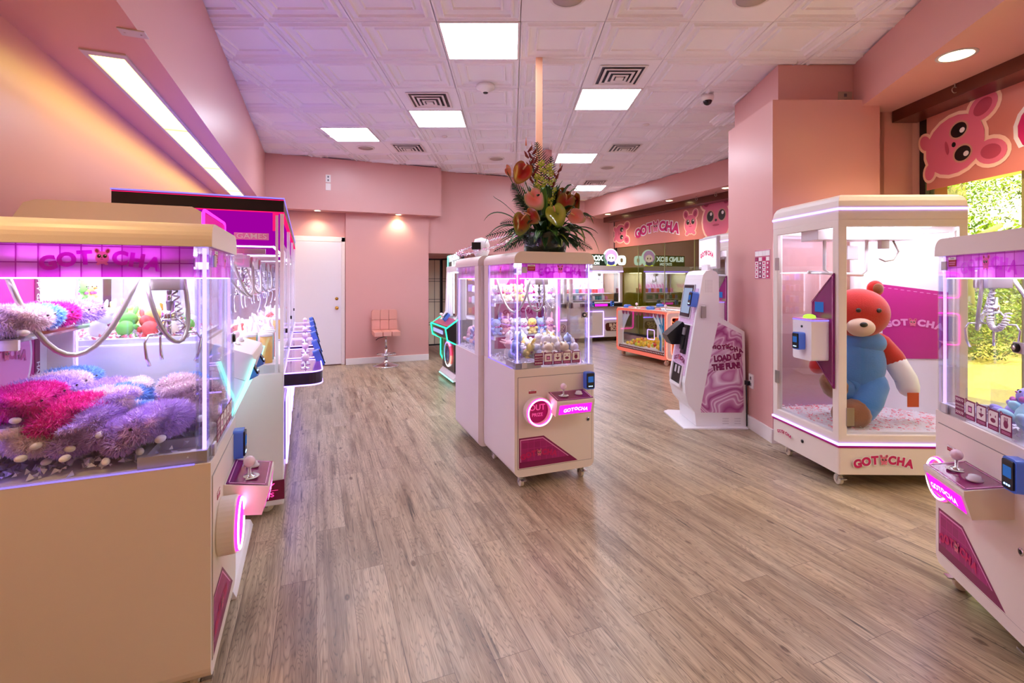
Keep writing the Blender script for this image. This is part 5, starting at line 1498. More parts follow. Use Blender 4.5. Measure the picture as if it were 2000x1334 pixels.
    g = MB(PWHITE); g.T = Mf; g.box(.09, .37, -.02, -.004, -.10, -.075).box(.09, .1, -.02, -.004, -.08, .11).box(.36, .37, -.02, -.004, -.08, .11); g.build('slot_frame', e)
    g = MB(); logo(g, Wd/2, .17, .30, MAGD, .006, None, Mf, .06); g.build('front_letters', e)
    c = card_reader(e, 0, 0, 0, Mf @ Matrix.Translation((Wd - .05, -.02, .68)) @ Matrix.Scale(1.2, 4))
    # sign on a short neck
    MB(KW).box(1.90, 1.95, 4.70, 4.85, 1.42, 1.54).build('sign_neck', e)
    sg = MB(LGREY).box(1.93, 1.965, 4.56, 5.0, 1.50, 1.81).build('sign_panel', e, bevel=.006)
    MB(glow('sign_screen_white', (255, 232, 242), .5)).box(1.926, 1.931, 4.58, 4.98, 1.52, 1.79).build('sign_screen', sg)
    Ms = Matrix.Translation((1.926, 5.0, 0)) @ Matrix.Rotation(R(-90), 4, 'Z')
    pk = glow('sign_pink_letters', (225, 60, 120), .45); g = MB()
    logo(g, .22, 1.655, .32, pk, .002, M=Ms, arch=.06); g.m(glow('sign_pale_pink', (250, 170, 200), 1.0)); g.T = Ms; [g.box(.06 + q*.065, .11 + q*.065, -.003, -.002, 1.755 + q*.001, 1.772 + q*.001) for q in range(5)]; g.T = None
    g.m(glow('sign_pale_pink', (250, 170, 200), .45)); g.T = Ms
    for q in range(3): g.tube([(.06 + .03*k, -.003, 1.55 + q*.014 + .012*math.sin(k*.7 + q)) for k in range(11)], .0025, 4)
    g.T = None
    g.build('sign_letters', sg)
    return e
kiosk()
# power cord by the kiosk
p = W(2.215, 4.53)
o = MB(BLACK).tube([(p.x, p.y, .42), (p.x - .03, p.y, .40), (p.x - .02, p.y, .2), (p.x, p.y + .02, .02)], .006, 6).box(p.x - .03, p.x - .004, p.y - .02, p.y + .02, .41, .45).build('power_cord'); tag(o, 'black power cord hanging from the pillar outlet by the kiosk', 'cord')

# ------------------------------------------------------------------ low coral framed kids machine
def coral_machine():
    e = empty('low_prize_machine', (2.45, 7.68), 112, 'low coral framed prize machine full of yellow balls in mid room', 'claw machine')
    # local x runs back to the left (length), y to the right rear... origin near corner; front face is -y (towards camera left)
    Ln, D_ = 1.38, 1.02; z0, z1 = .10, .88
    CO = mat('coral_lacquer', (250, 120, 90), .3); 
    coral = glow('coral_edge_light', (255, 122, 104), .34)
    # frame with rounded ends on long faces (xz) and short (yz)
    for yy in (0.0, -D_ + .05):
        o_ = rrect(0, Ln, z0, z1, .07); i_ = rrect(.045, Ln - .045, z0 + .05, z1 - .045, .03)
        g = MB(coral).ringprism(o_, i_, yy - .05, yy, 'y'); g.build('side_frame', e)
    for xx in (.0, Ln - .05):
        o_ = rrect(-D_, 0, z0 + .01, z1 - .01, .07); i_ = rrect(-D_ + .10, -.10, z0 + .09, z1 - .10, .03)
        MB(CREAM).ringprism(o_, i_, xx - .002, xx + .05, 'x').build('end_frame', e)
        if xx == 0:
            MB(OLED).tube([(-.006, y, z) for (y, z) in i_], .008, 6, closed=True).build('neon_outline', e)
            MB(OLED).tube([(-.008, y, z) for (y, z) in o_], .008, 6, closed=True).build('neon_outline', e)
            g = MB(mat('circus_print_orange', (235, 110, 20), .4)).box(.004, .01, -D_ + .10, -.10, z0 + .09, z1 - .10)
            rc = mat('circus_print_red', (190, 25, 15), .4); yl = mat('circus_print_yellow', (250, 200, 70), .4)
            g.m(rc)
            for k in range(4): g.add([(.003, -.10, z1 - .10), (.003, -.10 - .10 - .08*k, z1 - .10), (.003, -.10, z1 - .25 - .13*k)], [(0, 1, 2)]) if k % 2 == 0 else None
            g.add([(.003, -D_ + .1, z1 - .1), (.003, -D_ + .42, z1 - .1), (.003, -D_ + .1, .3)], [(0, 1, 2)])
            g.m(yl).tube([(.002, -.12 - .03*k, z1 - .16 - .05*math.sin(k*.4)) for k in range(10)], .008, 4)
            g.m(PAW).add([(.0025, -.3, .2), (.0025, -.62, .2), (.0025, -.55, .5), (.0025, -.36, .5)], [(0, 1, 2, 3)])
            g.build('circus_print', e)
    MB(mat('inner_floor_white', (240, 236, 225), .5)).box(.04, Ln - .04, -D_ + .05, -.05, z0 + .02, z0 + .12).build('prize_bed', e)
    g = MB(GL).box(.05, Ln - .05, -.03, -.025, z0 + .04, z1 - .04); g.build('side_glass', e)
    MB(GL).box(.05, Ln - .05, -D_ + .02, -D_ + .025, z0 + .04, z1 - .04).build('side_glass', e)
    MB(GL).box(.03, Ln - .03, -D_ + .03, -.03, z1 - .02, z1 - .012).build('top_glass', e)
    MB(CREAM).ringprism(rrect(0, Ln, -D_, 0, .05), rrect(.12, Ln - .12, -D_ + .22, -.22, .04), z1 - .012, z1 + .004, 'z').build('top_frame', e)
    MB(WLED).box(.1, Ln - .1, -.08, -.06, z1 - .05, z1 - .04).box(.1, Ln - .1, -D_ + .06, -D_ + .08, z1 - .05, z1 - .04).build('interior_led', e)
    # curtain shapes behind the glass
    cw = mat('stage_curtain_white', (240, 250, 250), .6); ct_ = mat('stage_curtain_teal', (40, 150, 190), .6)
    def curt(x0, x1, m, flip):
        g = MB(m); n = 12
        for k in range(n):
            t0, t1 = k/n, (k+1)/n
            f = lambda t: .10 + .22*(1 - t)**1.6 * (1 if t < .6 else 1)
            def wx(t): return (.02 + .25*max(0, 1 - t*1.6)**1.3)
            za, zb_ = z1 - .06 - .62*t0, z1 - .06 - .62*t1
            for s in range(5):
                u0, u1 = s/5, (s+1)/5
                pa = [(u0, t0), (u1, t0), (u1, t1), (u0, t1)]
                g.add([((x0 + wx(t)*u) if not flip else (x0 - wx(t)*u), -.055 - .012*math.sin(u*18), z1 - .06 - .62*t) for (u, t) in pa], [(0, 1, 2, 3)])
        return g
    curt(Ln - .12, 0, cw, True).build('curtain', e)
    curt(.10, 0, ct_, False).build('curtain', e)
    curt(.16, 0, cw, False).build('curtain', e)
    g = MB(mat('scallop_rose', (170, 80, 110), .5))
    for k in range(12): g.add([(.08 + k*.100 + q[0], -.045, z1 - .055 + q[1]) for q in ((0, 0), (.09, 0), (.07, -.05), (.045, -.065), (.02, -.05))], [(0, 1, 2, 3, 4)])
    g.build('scalloped_valance', e)
    g = MB(mat('film_strip_brown', (100, 40, 20), .5)).box(.06, Ln - .06, -.024, -.02, z0 + .06, z0 + .11); g.m(PRW)
    for k in range(29): g.box(.08 + k*.042, .10 + k*.042, -.0185, -.016, z0 + .078, z0 + .095)
    g.build('film_strip_print', e)
    MB(PWHITE).box(.3, 1.2, -D_ + .08, -D_ + .1, z0 + .1, z0 + .3).build('inner_wall', e)
    g = MB(VLED).tube([(x, -.10, z) for (x, z) in rrect(.42, .60, .38, .54, .02)], .006, 5, closed=True); g.build('neon_outline', e)
    g = MB(STEEL).box(.25, .29, -.5, -.46, .6, .84).box(.2, .34, -.55, -.42, .58, .62); g.build('gripper', e)
    g = MB(mat('cartoon_print_blue', (60, 150, 200), .5)).ell((.22, -.07, .28), (.03, .01, .14), 12, 10).ell((.24, -.07, .44), (.03, .01, .05), 12, 8).m(rc).ell((.21, -.08, .29), (.02, .01, .04), 10, 6); g.build('standing_figure', e)
    # player controls on the glass top
    for k, (x, y) in enumerate(((1.2, -.12), (.93, -.12), (.55, -.12), (.2, -.15), (1.2, -.85), (.5, -.85))):
        if k % 2 == 0: MB(BLUET).lathe([(.001, 0), (.07, 0), (.07, .04), (.05, .055), (.001, .06)], (x, y, z1), 18).build('button_dome', e)
        else: joystick(e, x, y, z1 + .004, 1.2)
    for (x, y) in ((1.1, -.12), (.75, -.12), (.38, -.14)): MB(mat('button_pink', (240, 150, 150), .3)).lathe([(.001, 0), (.05, 0), (.045, .025), (.001, .035)], (x, y, z1), 16).build('button', e)
    for (x, y) in ((.1, -.1), (Ln - .1, -.1), (.1, -D_ + .1), (Ln - .1, -D_ + .1)):
        o = caster(e, x, y, .042)
    rr = random.Random(9)
    bm = [mat('ball_yellow', (250, 215, 50), .35), mat('ball_orange', (250, 160, 40), .35), mat('ball_lime', (200, 220, 60), .35), mat('ball_red', (225, 60, 40), .35)]
    bn = ['yellow', 'orange', 'lime', 'red']
    b0 = None
    for k in range(150):
        x = rr.uniform(.2, 1.2); y = -rr.uniform(.09, .88); ci = rr.choice((0, 0, 0, 0, 1, 1, 2, 3))
        z = z0 + .148 + (.05 if k > 95 else 0) * (1 if abs(x - .75) < .45 else .3)
        if b0 is None:
            b0 = MB(bm[0]).ell((0, 0, 0), .03, 12, 8).build('prize_ball'); o = b0
        else: o = b0.copy(); COL.objects.link(o)
        setmat(o, bm[ci]); lw(e, o, x, y, z)
        tag(o, f'{bn[ci]} prize ball {"touching the glass" if y > -.2 else "near the glass" if y > -.45 else "farther in"} in the low coral machine, {["right end", "right half", "left half", "left end"][min(3, int((x - .2)/.25))]}', 'ball', 'prize balls in the low coral machine')
    return e
coral_machine()

# ------------------------------------------------------------------ treasure machine, left middle
def treasure():
    e = empty('treasure_machine', (-1.03, 7.12), -68, 'black and white prize machine edged in green neon behind the centre ones', 'claw machine')
    w, d = .86, .80
    DK = mat('machine_black_satin', (26, 24, 30), .3)
    MB(DK).box(.02, w - .02, .0, d, .13, .62).build('cabinet', e, bevel=.008)
    g = MB(DK).prism([(-.14, .62), (-.16, .76), (0, .86), (.2, .86), (.2, .60), (-.06, .56)], 0, w, 'x'); con = g.build('control_console', e, bevel=.01)
    for xx in (.0, w): MB(GLED).tube([(xx, .05, .15), (xx, -.02, .3), (xx, -.02, .54), (xx, -.14, .60), (xx, -.165, .75), (xx, 0, .865)], .010, 6).build('neon_edge', e)
    MB(GLED).tube([(0, -.162, .765), (w, -.162, .765)], .010, 6).build('neon_edge', e)
    M = Matrix.Translation((0, -.155, .69)) @ Matrix.Rotation(R(0), 4, 'X')
    MB(glow('small_display', (150, 150, 220), .7)).box(.12, w - .2, -.158, -.15, .66, .71).build('counter_display', con)
    joystick(con, .2, -.06, .83, 1.1); card_reader(con, .45, -.08, .82, Matrix.Rotation(R(-40), 4, 'X'))
    MB(mat('console_red_print', (170, 60, 90), .2)).add([(.04, -.14, .777), (w - .04, -.14, .777), (w - .04, -.0, .863), (.04, 0, .863)], [(0, 1, 2, 3)]).build('console_top', con)
    # round door with ring light
    cx, cz = .42, .36; A = [2*PI*k/40 for k in range(40)]
    fr = MB(mat('port_panel', (44, 42, 50), .25)).prism(rrect(.1, w - .12, .15, .56, .02), -.012, 0, 'y').build('prize_panel', e)
    cols = [(255, 60, 90), (255, 120, 200), (150, 110, 255), (90, 160, 255), (80, 240, 230), (230, 240, 255), (255, 230, 240), (255, 120, 110)]
    for s in range(8):
        aa = [2*PI*(s*5 + k)/40 for k in range(6)]
        MB(glow(f'ring_light_{s}', cols[s], 1.3)).tube([(cx + .165*math.cos(a), -.02, cz + .165*math.sin(a)) for a in aa], .012, 6).build('ring_light', fr)
    g = MB(STEEL).ringprism([(cx + .15*math.cos(a), cz + .15*math.sin(a)) for a in A], [(cx + .11*math.cos(a), cz + .11*math.sin(a)) for a in A], -.03, -.012, 'y')
    g.m(mat('port_window', (70, 80, 150), .1)).prism([(cx + .11*math.cos(a), cz + .11*math.sin(a)) for a in A], -.018, -.012, 'y'); g.build('porthole', fr)
    g = MB(LGREY).disc((cx - .12, cz + .2), .025, .03, .014).disc((cx + .12, cz + .2), .025, .03, .014); g.build('ear_lights', fr)
    MB(PWHITE).prism([(-.05, .045), (-.05, .075), (.0, .13), (.4, .13), (.4, .045)], .05, w - .05, 'x').build('foot_tray', e, bevel=.004)
    MB(CLED).tube([(.05, -.052, .05), (w - .05, -.052, .05)], .007, 6).build('neon_edge', e)
    for (x, y) in ((.1, .1), (w - .1, .1), (.1, d - .1), (w - .1, d - .1)): MB(BLACK).cyl((x, y, 0), (x, y, .13), .025, 12).build('foot', e)
    # upper showcase
    for xx in (.06, w - .12): MB(PWHITE).prism([(-.02, .86), (.03, .93), (.05, 1.5), (.13, 1.5), (.13, .86)], xx, xx + .06, 'x').build('front_post', e, bevel=.005)
    MB(PWHITE).box(.06, w - .06, .2, d, .62, .86).build('upper_base', e)
    MB(PWHITE).box(.08, w - .08, d - .04, d, .86, 1.52).build('back_panel', e)
    MB(PWHITE).box(.06, w - .06, .05, d, 1.5, 1.58).build('top', e, bevel=.006)
    MB(FILL_LED).box(.14, w - .14, .12, .5, 1.485, 1.498).build('interior_led', e)  # panel added below the top to brighten the shelves
    for xx in (.125, w - .14): MB(WLED).box(xx, xx + .012, .14, .152, .9, 1.48).build('interior_led', e)
    for z in (.90, 1.06, 1.22, 1.38): MB(ACR).box(.12, w - .12, .3, d - .04, z - .008, z).build('shelf', e)
    MB(GL).box(.12, w - .12, .06, .066, .88, 1.5).build('front_glass', e)
    MB(GL).box(w - .07, w - .064, .13, d - .04, .86, 1.5).build('side_glass', e)
    sg = MB(DK).prism(rrect(.10, w - .04, 1.565, 1.74, .02), .06, .1, 'y').build('sign_box', e)
    ws = glow('sign_white_letters', (235, 245, 255), 1.1); g = MB()
    text(g, 'TREASURE', .45, 1.695, .115, ws, -.055, .04, .06, 1.05); text(g, 'ISLAND', .52, 1.61, .10, ws, -.055, .04, .06, 1.05)
    g.m(CLED).tube([(.12, .055, 1.58), (.12, .055, 1.73), (.3, .055, 1.735)], .005, 5); g.build('sign_letters', sg)
    rr = random.Random(3); p0 = None
    cs_ = [mat('box_pink', (240, 140, 180), .4), mat('box_orange', (240, 140, 60), .4), mat('box_white', (240, 240, 245), .4), mat('box_violet', (150, 120, 220), .4), mat('box_red', (210, 60, 70), .4)]
    cn = ['pink', 'orange', 'white', 'violet', 'red']
    for z, zn in ((.90, 'bottom'), (1.06, 'second'), (1.22, 'third'), (1.38, 'top')):
        for k in range(7):
            ci = rr.randrange(5)
            if p0 is None: p0 = MB(cs_[0]).prism(rrect(-.03, .03, 0, .09, .008), -.02, .02, 'y').build('prize_box'); o = p0
            else: o = p0.copy(); COL.objects.link(o)
            setmat(o, cs_[ci]); lw(e, o, .17 + k*.088, .38 + (k % 2)*.1, z, (0, 0, rr.uniform(-.2, .2)), rr.uniform(.8, 1.15))
            tag(o, f'{cn[ci]} prize box on the {zn} shelf of the green neon machine, {["leftmost", "second", "third", "fourth", "fifth", "sixth", "rightmost"][k]}', 'prize box', 'prize boxes in the green neon machine')
    return e
treasure()

# ------------------------------------------------------------------ blind box machines at the rear wall (room aligned)
def blind_machine(u0, w, v0, label, sign):
    e = bpy.data.objects.new('blind_box_machine', None); COL.objects.link(e); e.location = (u0, v0, 0); tag(e, label, 'prize machine', 'blind box machines along the rear wall')
    d = .80; zg = .88; zt = 1.55; H = 1.70
    MB(CREAM).box(0, w, 0, d, .10, .76).build('cabinet', e, bevel=.01)
    MB(CREAM).prism(rrect(0, w, zt, H, .05, rs=(.001, .001, .05, .05)), -.02, d, 'y').build('header', e, bevel=.006)
    MB(VLED).box(.0, w, -.026, -.018, zt + .012, zt + .03).build('led_strip', e)
    for xx in (0, w - .07): MB(CREAM).box(xx, xx + .07, 0, .06, .76, zt).build('front_post', e, bevel=.005)
    MB(CREAM).box(0, w, 0, .10, .76, zg).build('lower_rail', e, bevel=.006)
    MB(GL).box(.07, w - .07, .02, .026, zg, zt).build('front_glass', e)
    for xx in (.003, w - .008): MB(WGL if xx > .1 else GL).box(xx, xx + .005, .06, d - .05, .76, zt).build('side_glass', e)
    g = MB(PWHITE).box(.02, w - .02, d - .03, d, .76, zt); bk = g.build('back_panel', e)
    g = MB(PINKP)
    for k in range(9): g.add([(.1 + k*.09, d - .031, 1.15 + .02*(k % 3)), (.17 + k*.09, d - .031, 1.18), (.2 + k*.09, d - .031, 1.3 - .02*(k % 2)), (.13 + k*.09, d - .031, 1.26)], [(0, 1, 2, 3)])
    g.build('back_print', bk)
    MB(FILL_LED).box(.12, w - .12, .3, d - .1, zt - .012, zt - .002).build('added_light_panel', e)  # panel added below the header to brighten the boxes
    MB(WLED).box(.08, w - .08, .06, .08, zt - .012, zt - .002).build('interior_led', e)
    sh = []
    for z in (.92, 1.07): sh.append(MB(LGREY).box(.07, w - .07, .25, d - .04, z - .01, z).build('shelf', e))
    claw(e, w*.62, .2, zt - .02, .85)
    g = MB(BLACK).box(w*.18, w*.95, -.09, 0, .79, .86); con = g.build('control_console', e, bevel=.006)
    MB(MPAN).box(w*.42, w*.66, -.094, -.09, .80, .85).build('lit_name_panel', con)
    card_reader(con, w*.36, -.1, .79); card_reader(con, w*.74, -.1, .79)
    MB(VLED).tube([(x, -.012, z) for (x, z) in rrect(w*.30, w*.62, .13, .68, .01)], .008, 5, closed=True).build('neon_outline', e)
    MB(CREAM).prism(rrect(w*.31, w*.61, .14, .67, .01), -.01, .0, 'y').build('service_door', e)
    MB(VLED).box(w*.63, w, -.012, -.004, .50, .52).build('led_strip', e)
    g = MB(mat('brown_sign_print', (90, 30, 25), .4)).prism(rrect(w*.66, w*.97, .24, .42, .06), -.012, -.001, 'y')
    pc = mat('cream_print', (250, 225, 200), .5)
    text(g, 'BLIND', w*.83, .365, .095, pc, .014, .05); text(g, 'BOX', w*.83, .285, .095, pc, .014, .05); g.build('name_sign', e)
    for (x, y) in ((.1, .1), (w - .1, .1), (.1, d - .1), (w - .1, d - .1)): MB(BLACK).cyl((x, y, 0), (x, y, .1), .03, 12).build('foot', e)
    if sign:
        gw = glow('lit_sign_white', (235, 255, 245), .9); DK = mat('sign_dark_green', (30, 52, 30), .4)
        s_ = MB(DK).prism(rrect(.05, w - .32, H, H + .26, .01), .10, .16, 'y').build('sign_box', e)
        g = MB(); text(g, 'BLIND BOX', w*.36, H + .165, .155, gw, -.096, .05); text(g, 'STATION', w*.46, H + .05, .085, gw, -.096, .04); g.build('sign_letters', s_)
        # round character emblem, kept plain
        g = MB(glow('emblem_rim', (220, 255, 235), .8)).prism([(w - .24 + .2*math.cos(a), H + .18 + .21*math.sin(a)) for a in [2*PI*k/24 for k in range(24)]], .10, .13, 'y')
        g.m(mat('emblem_lilac', (200, 150, 215), .4, emit=.5, ec=(200, 150, 215))).disc((w - .24, H + .22), .16, .15, -.097)
        g.m(mat('emblem_skin', (250, 225, 215), .4, emit=.5, ec=(250, 225, 215))).disc((w - .24, H + .18), .11, .09, -.096)
        g.m(BLACK).disc((w - .28, H + .18), .016, .024, -.0955, 12).disc((w - .2, H + .18), .016, .024, -.0955, 12)
        g.m(mat('emblem_navy', (60, 60, 130), .4, emit=.3, ec=(60, 60, 130))).disc((w - .24, H + .07), .10, .06, -.0965)
        g.m(mat('emblem_lime', (230, 250, 60), .4, emit=.6, ec=(230, 250, 60))).disc((w - .24, H + .0), .13, .045, -.0968)
        g.build('emblem', s_)
        g = MB(glow('emblem_rim', (220, 255, 235), .8)).ringprism(rrect(w - .05, w + .16, H + .02, H + .24, .07), rrect(w + .01, w + .10, H + .08, H + .18, .03), .10, .13, 'y'); g.build('letter_emblem', s_)
    return e
uR = cs(1216, 9.25)
BMS = [blind_machine(uR - 1.35, 1.35, 9.25, 'blind box machine with lit sign at the rear, right of the centre machine', True),
       blind_machine(uR - 2.55, 1.12, 9.25, 'second blind box machine seen through the centre machine glass', False)]
rr = random.Random(12)
b0 = None
cs2 = [mat('box_pink', (240, 140, 180), .4), mat('box_teal', (60, 150, 160), .4), mat('box_white', (240, 240, 245), .4), mat('box_violet', (150, 120, 220), .4), mat('box_red', (210, 60, 70), .4)]
cn2 = ['pink', 'teal', 'white', 'violet', 'red']
for mi, (root, w) in enumerate(((BMS[0], 1.35), (BMS[1], 1.12))):
    for z, zn in ((.92, 'lower'), (1.07, 'upper')):
        n = int((w - .2)/.085)
        for k in range(n):
            ci = rr.randrange(5)
            if b0 is None: b0 = MB(cs2[0]).prism(rrect(-.03, .03, 0, .1, .004), -.025, .025, 'y').build('blind_box'); o = b0
            else: o = b0.copy(); COL.objects.link(o)
            setmat(o, cs2[ci]); o.location = (root.location.x + .11 + k*.085, root.location.y + .34 + (.16 if z > 1 else 0), z); o.scale = (1, 1, rr.uniform(.85, 1.1))
            tag(o, f'{cn2[ci]} blind box, {zn} shelf of the {"signed" if mi == 0 else "second"} rear machine, {["left end", "left part", "middle", "right part", "right end"][int(k*5/n)]}', 'blind box', 'blind boxes on the rear machine shelves')
# tall neon machine between, seen through the centre glass
def neon_tower():
    u = cs(1072, 8.6)
    e = bpy.data.objects.new('tower_prize_machine', None); COL.objects.link(e); e.location = (u, 8.6, 0); tag(e, 'slim white machine with pink neon outline behind the centre machine', 'prize machine')
    MB(PWHITE).box(-.3, .3, 0.05, .5, 0.0, 1.62).build('cabinet', e, bevel=.02)
    for (z0_, z1_) in ((1.1, 1.5), (.35, .85)):
        MB(PLED).tube([(x, .035, z) for (x, z) in rrect(-.2, .24, z0_, z1_, .05)], .01, 5, closed=True).build('neon_outline', e)
        MB(mat('tower_screen_violet', (90, 80, 170), .2)).prism(rrect(-.16, .2, z0_ + .05, z1_ - .05, .02), .04, .052, 'y').build('screen', e)
neon_tower()

# folding paper screen
def shoji():
    v = 9.35
    e = bpy.data.objects.new('folding_screen', None); COL.objects.link(e); e.location = (1.86, v, 0); tag(e, 'black framed folding paper screen in the dark rear corner', 'folding screen')
    paper = mat('rice_paper', (225, 215, 190), .8)
    for k, (x0, ang) in enumerate(((0, 0), (.42, -70))):
        M = Matrix.Translation((x0, 0, 0)) @ Matrix.Rotation(R(ang), 4, 'Z')
        g = MB(BLACK); g.T = M
        for q in ((0, .03, 0, 1.8), (.39, .42, 0, 1.8), (.03, .39, 1.77, 1.8), (.03, .39, .1, .13)): g.box(q[0], q[1], 0, .025, q[2], q[3])
        for zz in (.5, .55, .95, 1.0, 1.35, 1.4): g.box(.03, .39, .004, .018, zz, zz + .008)
        for xx in (.12, .16, .28): g.box(xx, xx + .008, .004, .018, .13, 1.77)
        f = g.build('screen_frame', e)
        g = MB(paper); g.T = M; g.box(.03, .39, .009, .013, .13, 1.77); g.build('paper_panel', f)
shoji()

# ------------------------------------------------------------------ bar stool
def stool():
    e = empty('bar_stool', (-2.03, 7.80), 22, 'salmon quilted bar stool on a chrome pedestal against the pink wall', 'stool')
    PU = mat('salmon_leatherette', (222, 158, 142), .45, bump=.1, bscale=120)
    MB(CHROME).lathe([(.001, 0), (.20, 0), (.20, .008), (.15, .02), (.06, .05), (.03, .08), (.028, .1), (.001, .1)], n=32).build('base', e)
    MB(CHROME).cyl((0, 0, .08), (0, 0, .30), .026, 18).cyl((0, 0, .28), (0, 0, .50), .018, 18).build('pole', e)
    MB(CHROME).tube([(.15*math.sin(a), -.04 - .13*math.cos(a)*1.0, .20) for a in [R(-120 + 240*k/16) for k in range(17)]], .009, 8).tube([(-.13, .02, .2), (0, 0, .2), (.13, .02, .2)], .008, 8).build('footrest', e)
    MB(BLACK).tube([(-.02, -.02, .48), (-.13, -.08, .46), (-.17, -.1, .435)], .006, 6).build('lever', e)
    g = MB(PU)
    for i in range(3):
        for j in range(2):
            x0, y0_ = -.205 + i*.137, -.20 + j*.195
            g.prism(rrect(x0, x0 + .132, y0_, y0_ + .190, .02), .50, .565, 'z')
    g.build('seat', e, bevel=.018, seg=3)
    g = MB(PU)
    for i in range(3):
        for j in range(2):
            x0, z0_ = -.205 + i*.137, .57 + j*.165
            rs = (.02, .02, .04 if (i == 2 and j == 1) else .02, .04 if (i == 0 and j == 1) else .02)
            g.prism(rrect(x0, x0 + .132, z0_, z0_ + .160, .02, rs=rs), .17, .225, 'y')
    g.build('backrest', e, bevel=.018, seg=3)
    MB(CHROME).box(-.03, .03, -.05, .2, .492, .502).build('bracket', e)
    return e
stool()

# ------------------------------------------------------------------ flower arrangement on the centre machine
def flowers():
    e = empty('flower_arrangement', (.24, 3.50), 0, 'tall tropical flower arrangement in dark green wrap on the centre machine', 'flowers', None, 1.586)
    rd = random.Random(31)
    wrap = mat('dark_green_cellophane', (34, 56, 40), .18, coat=.6, vary=.4, vscale=14)
    n = 30; vs = []; fs = []
    for k, (r_, z) in enumerate([(.001, 0), (.145, 0), (.152, .05), (.158, .10), (.17, .135), (.165, .14), (.10, .12), (.001, .12)]):
        for j in range(n):
            t = 2*PI*j/n; q = r_ * (1 + (.035*math.sin(j*5.1 + k) + .025*math.sin(j*2.7 - k*1.3)) * (k > 0))
            vs.append((q*math.cos(t), q*math.sin(t), z + (.012*math.sin(j*3.3) if 3 <= k <= 5 else 0)))
        if k:
            for j in range(n): fs.append(((k-1)*n + j, (k-1)*n + (j+1) % n, k*n + (j+1) % n, k*n + j))
    MB(wrap).add(vs, fs, True).build('wrapped_pot', e)
    LG = [mat('leaf_deep_green', (36, 78, 30), .35, vary=.25, vscale=10), mat('leaf_mid_green', (70, 120, 40), .35, vary=.25, vscale=10)]
    LY = mat('leaf_yellow_stripe', (170, 180, 60), .35); FERN = mat('fern_dark_green', (26, 60, 30), .45)
    STEM = mat('stem_green', (60, 95, 40), .45)
    def leaf(path, wd, m, stripe=None, n=12, fold=.25):
        P = bez(*path, n=n); g = MB(m); rows = []
        for i, p in enumerate(P):
            t = i/n; w_ = wd * math.sin(PI * min(1, t*.96 + .04)) ** .8 * (1 - .15*t)
            d = (P[min(i+1, n)] - P[max(i-1, 0)]).normalized()
            s = d.cross(Vector((0, 0, 1)))
            s = s.normalized() if s.length > .05 else Vector((1, 0, 0))
            up = s.cross(d).normalized()
            rows.append([p - s*w_ + up*w_*fold, p - s*w_*.35 + up*.0, p + s*w_*.35, p + s*w_ + up*w_*fold])
        vs = [Vector((q.x, q.y, max(q.z, .004))) for r_ in rows for q in r_]
        for c, mm in ((0, m), (1, stripe or m), (2, m)):
            g.m(mm); g.add(vs, [(4*i + c, 4*i + c + 1, 4*i + 4 + c + 1, 4*i + 4 + c) for i in range(n)], True)
        o = g.build('leaf', e); sm = o.modifiers.new('thick', 'SOLIDIFY'); sm.thickness = .0015
        return o
    # X across picture, Y away, Z up (local, pot base 0); px column -> x = (px-1065)/945*3.5 , z = (488-py)/945*3.5
    def L(px, py, y=0): return Vector(((px - 1065)/945*(3.5 + y), y, (488 - py)/945*(3.5 + y)))
    long_ = [((1040, 450), (990, 400), (960, 400), (945, 425), .022, 0, 1), ((1040, 455), (1000, 420), (960, 430), (946, 470), .026, -.05, 1), ((1035, 450), (990, 380), (970, 385), (965, 375), .012, .05, 0),
             ((1085, 450), (1130, 430), (1160, 440), (1170, 490), .016, -.05, 0), ((1080, 455), (1120, 420), (1135, 430), (1140, 470), .024, -.1, 1), ((1090, 440), (1130, 405), (1150, 400), (1160, 430), .026, .02, 1),
             ((1075, 455), (1100, 440), (1120, 440), (1125, 460), .024, -.12, 1), ((1055, 450), (1020, 440), (1000, 450), (985, 480), .02, -.12, 0), ((1100, 430), (1130, 410), (1145, 410), (1162, 420), .02, -.04, 0)]
    for (a, b_, c, d, wd, y, st) in long_:
        leaf((L(*a, y*.3), L(*b_, y), L(*c, y), L(*d, y*1.3)), wd, LG[rd.random() > .4], LY if st else None)
    for k in range(110):   # mass of foliage behind and below the blooms
        a0 = rd.uniform(0, 2*PI); r_ = rd.uniform(.08, .33); h = rd.uniform(.06, .52) * (1 - .6*(r_ > .22))
        base = Vector((.05*math.cos(a0), .05*math.sin(a0), .10)); tip = Vector((r_*math.cos(a0), r_*math.sin(a0)*.8, h))
        mid = base.lerp(tip, .5) + Vector((0, 0, .08))
        leaf((base, mid, tip + Vector((0, 0, .03)), tip + Vector((.05*math.cos(a0), .05*math.sin(a0), -.03))), rd.uniform(.016, .034), LG[rd.random() > .5], LY if rd.random() > .8 else None, 8)
    for k in range(34):   # broad leaves between the blooms
        a0 = rd.uniform(0, 2*PI); r_ = rd.uniform(.06, .20); h = rd.uniform(.22, .52)
        base = Vector((.03*math.cos(a0), .03*math.sin(a0), .12)); tip = Vector((r_*math.cos(a0), r_*math.sin(a0)*.7 + .03, h))
        leaf((base, base.lerp(tip, .4) + Vector((0, 0, .06)), base.lerp(tip, .8) + Vector((0, 0, .05)), tip), rd.uniform(.022, .038), LG[rd.random() > .6], None, 9)
    for (px, py, y) in ((1010, 372, .05), (1025, 345, .1), (1100, 345, .05), (1095, 330, .1), (1040, 300, .1), (1035, 290, .08)):
        b0_ = L(1060, 440, y); t_ = L(px, py, y)
        leaf((b0_, b0_.lerp(t_, .4) + Vector((0, 0, .06)), b0_.lerp(t_, .8) + Vector((0, 0, .03)), t_), .022, LG[rd.random() > .5], None, 10)
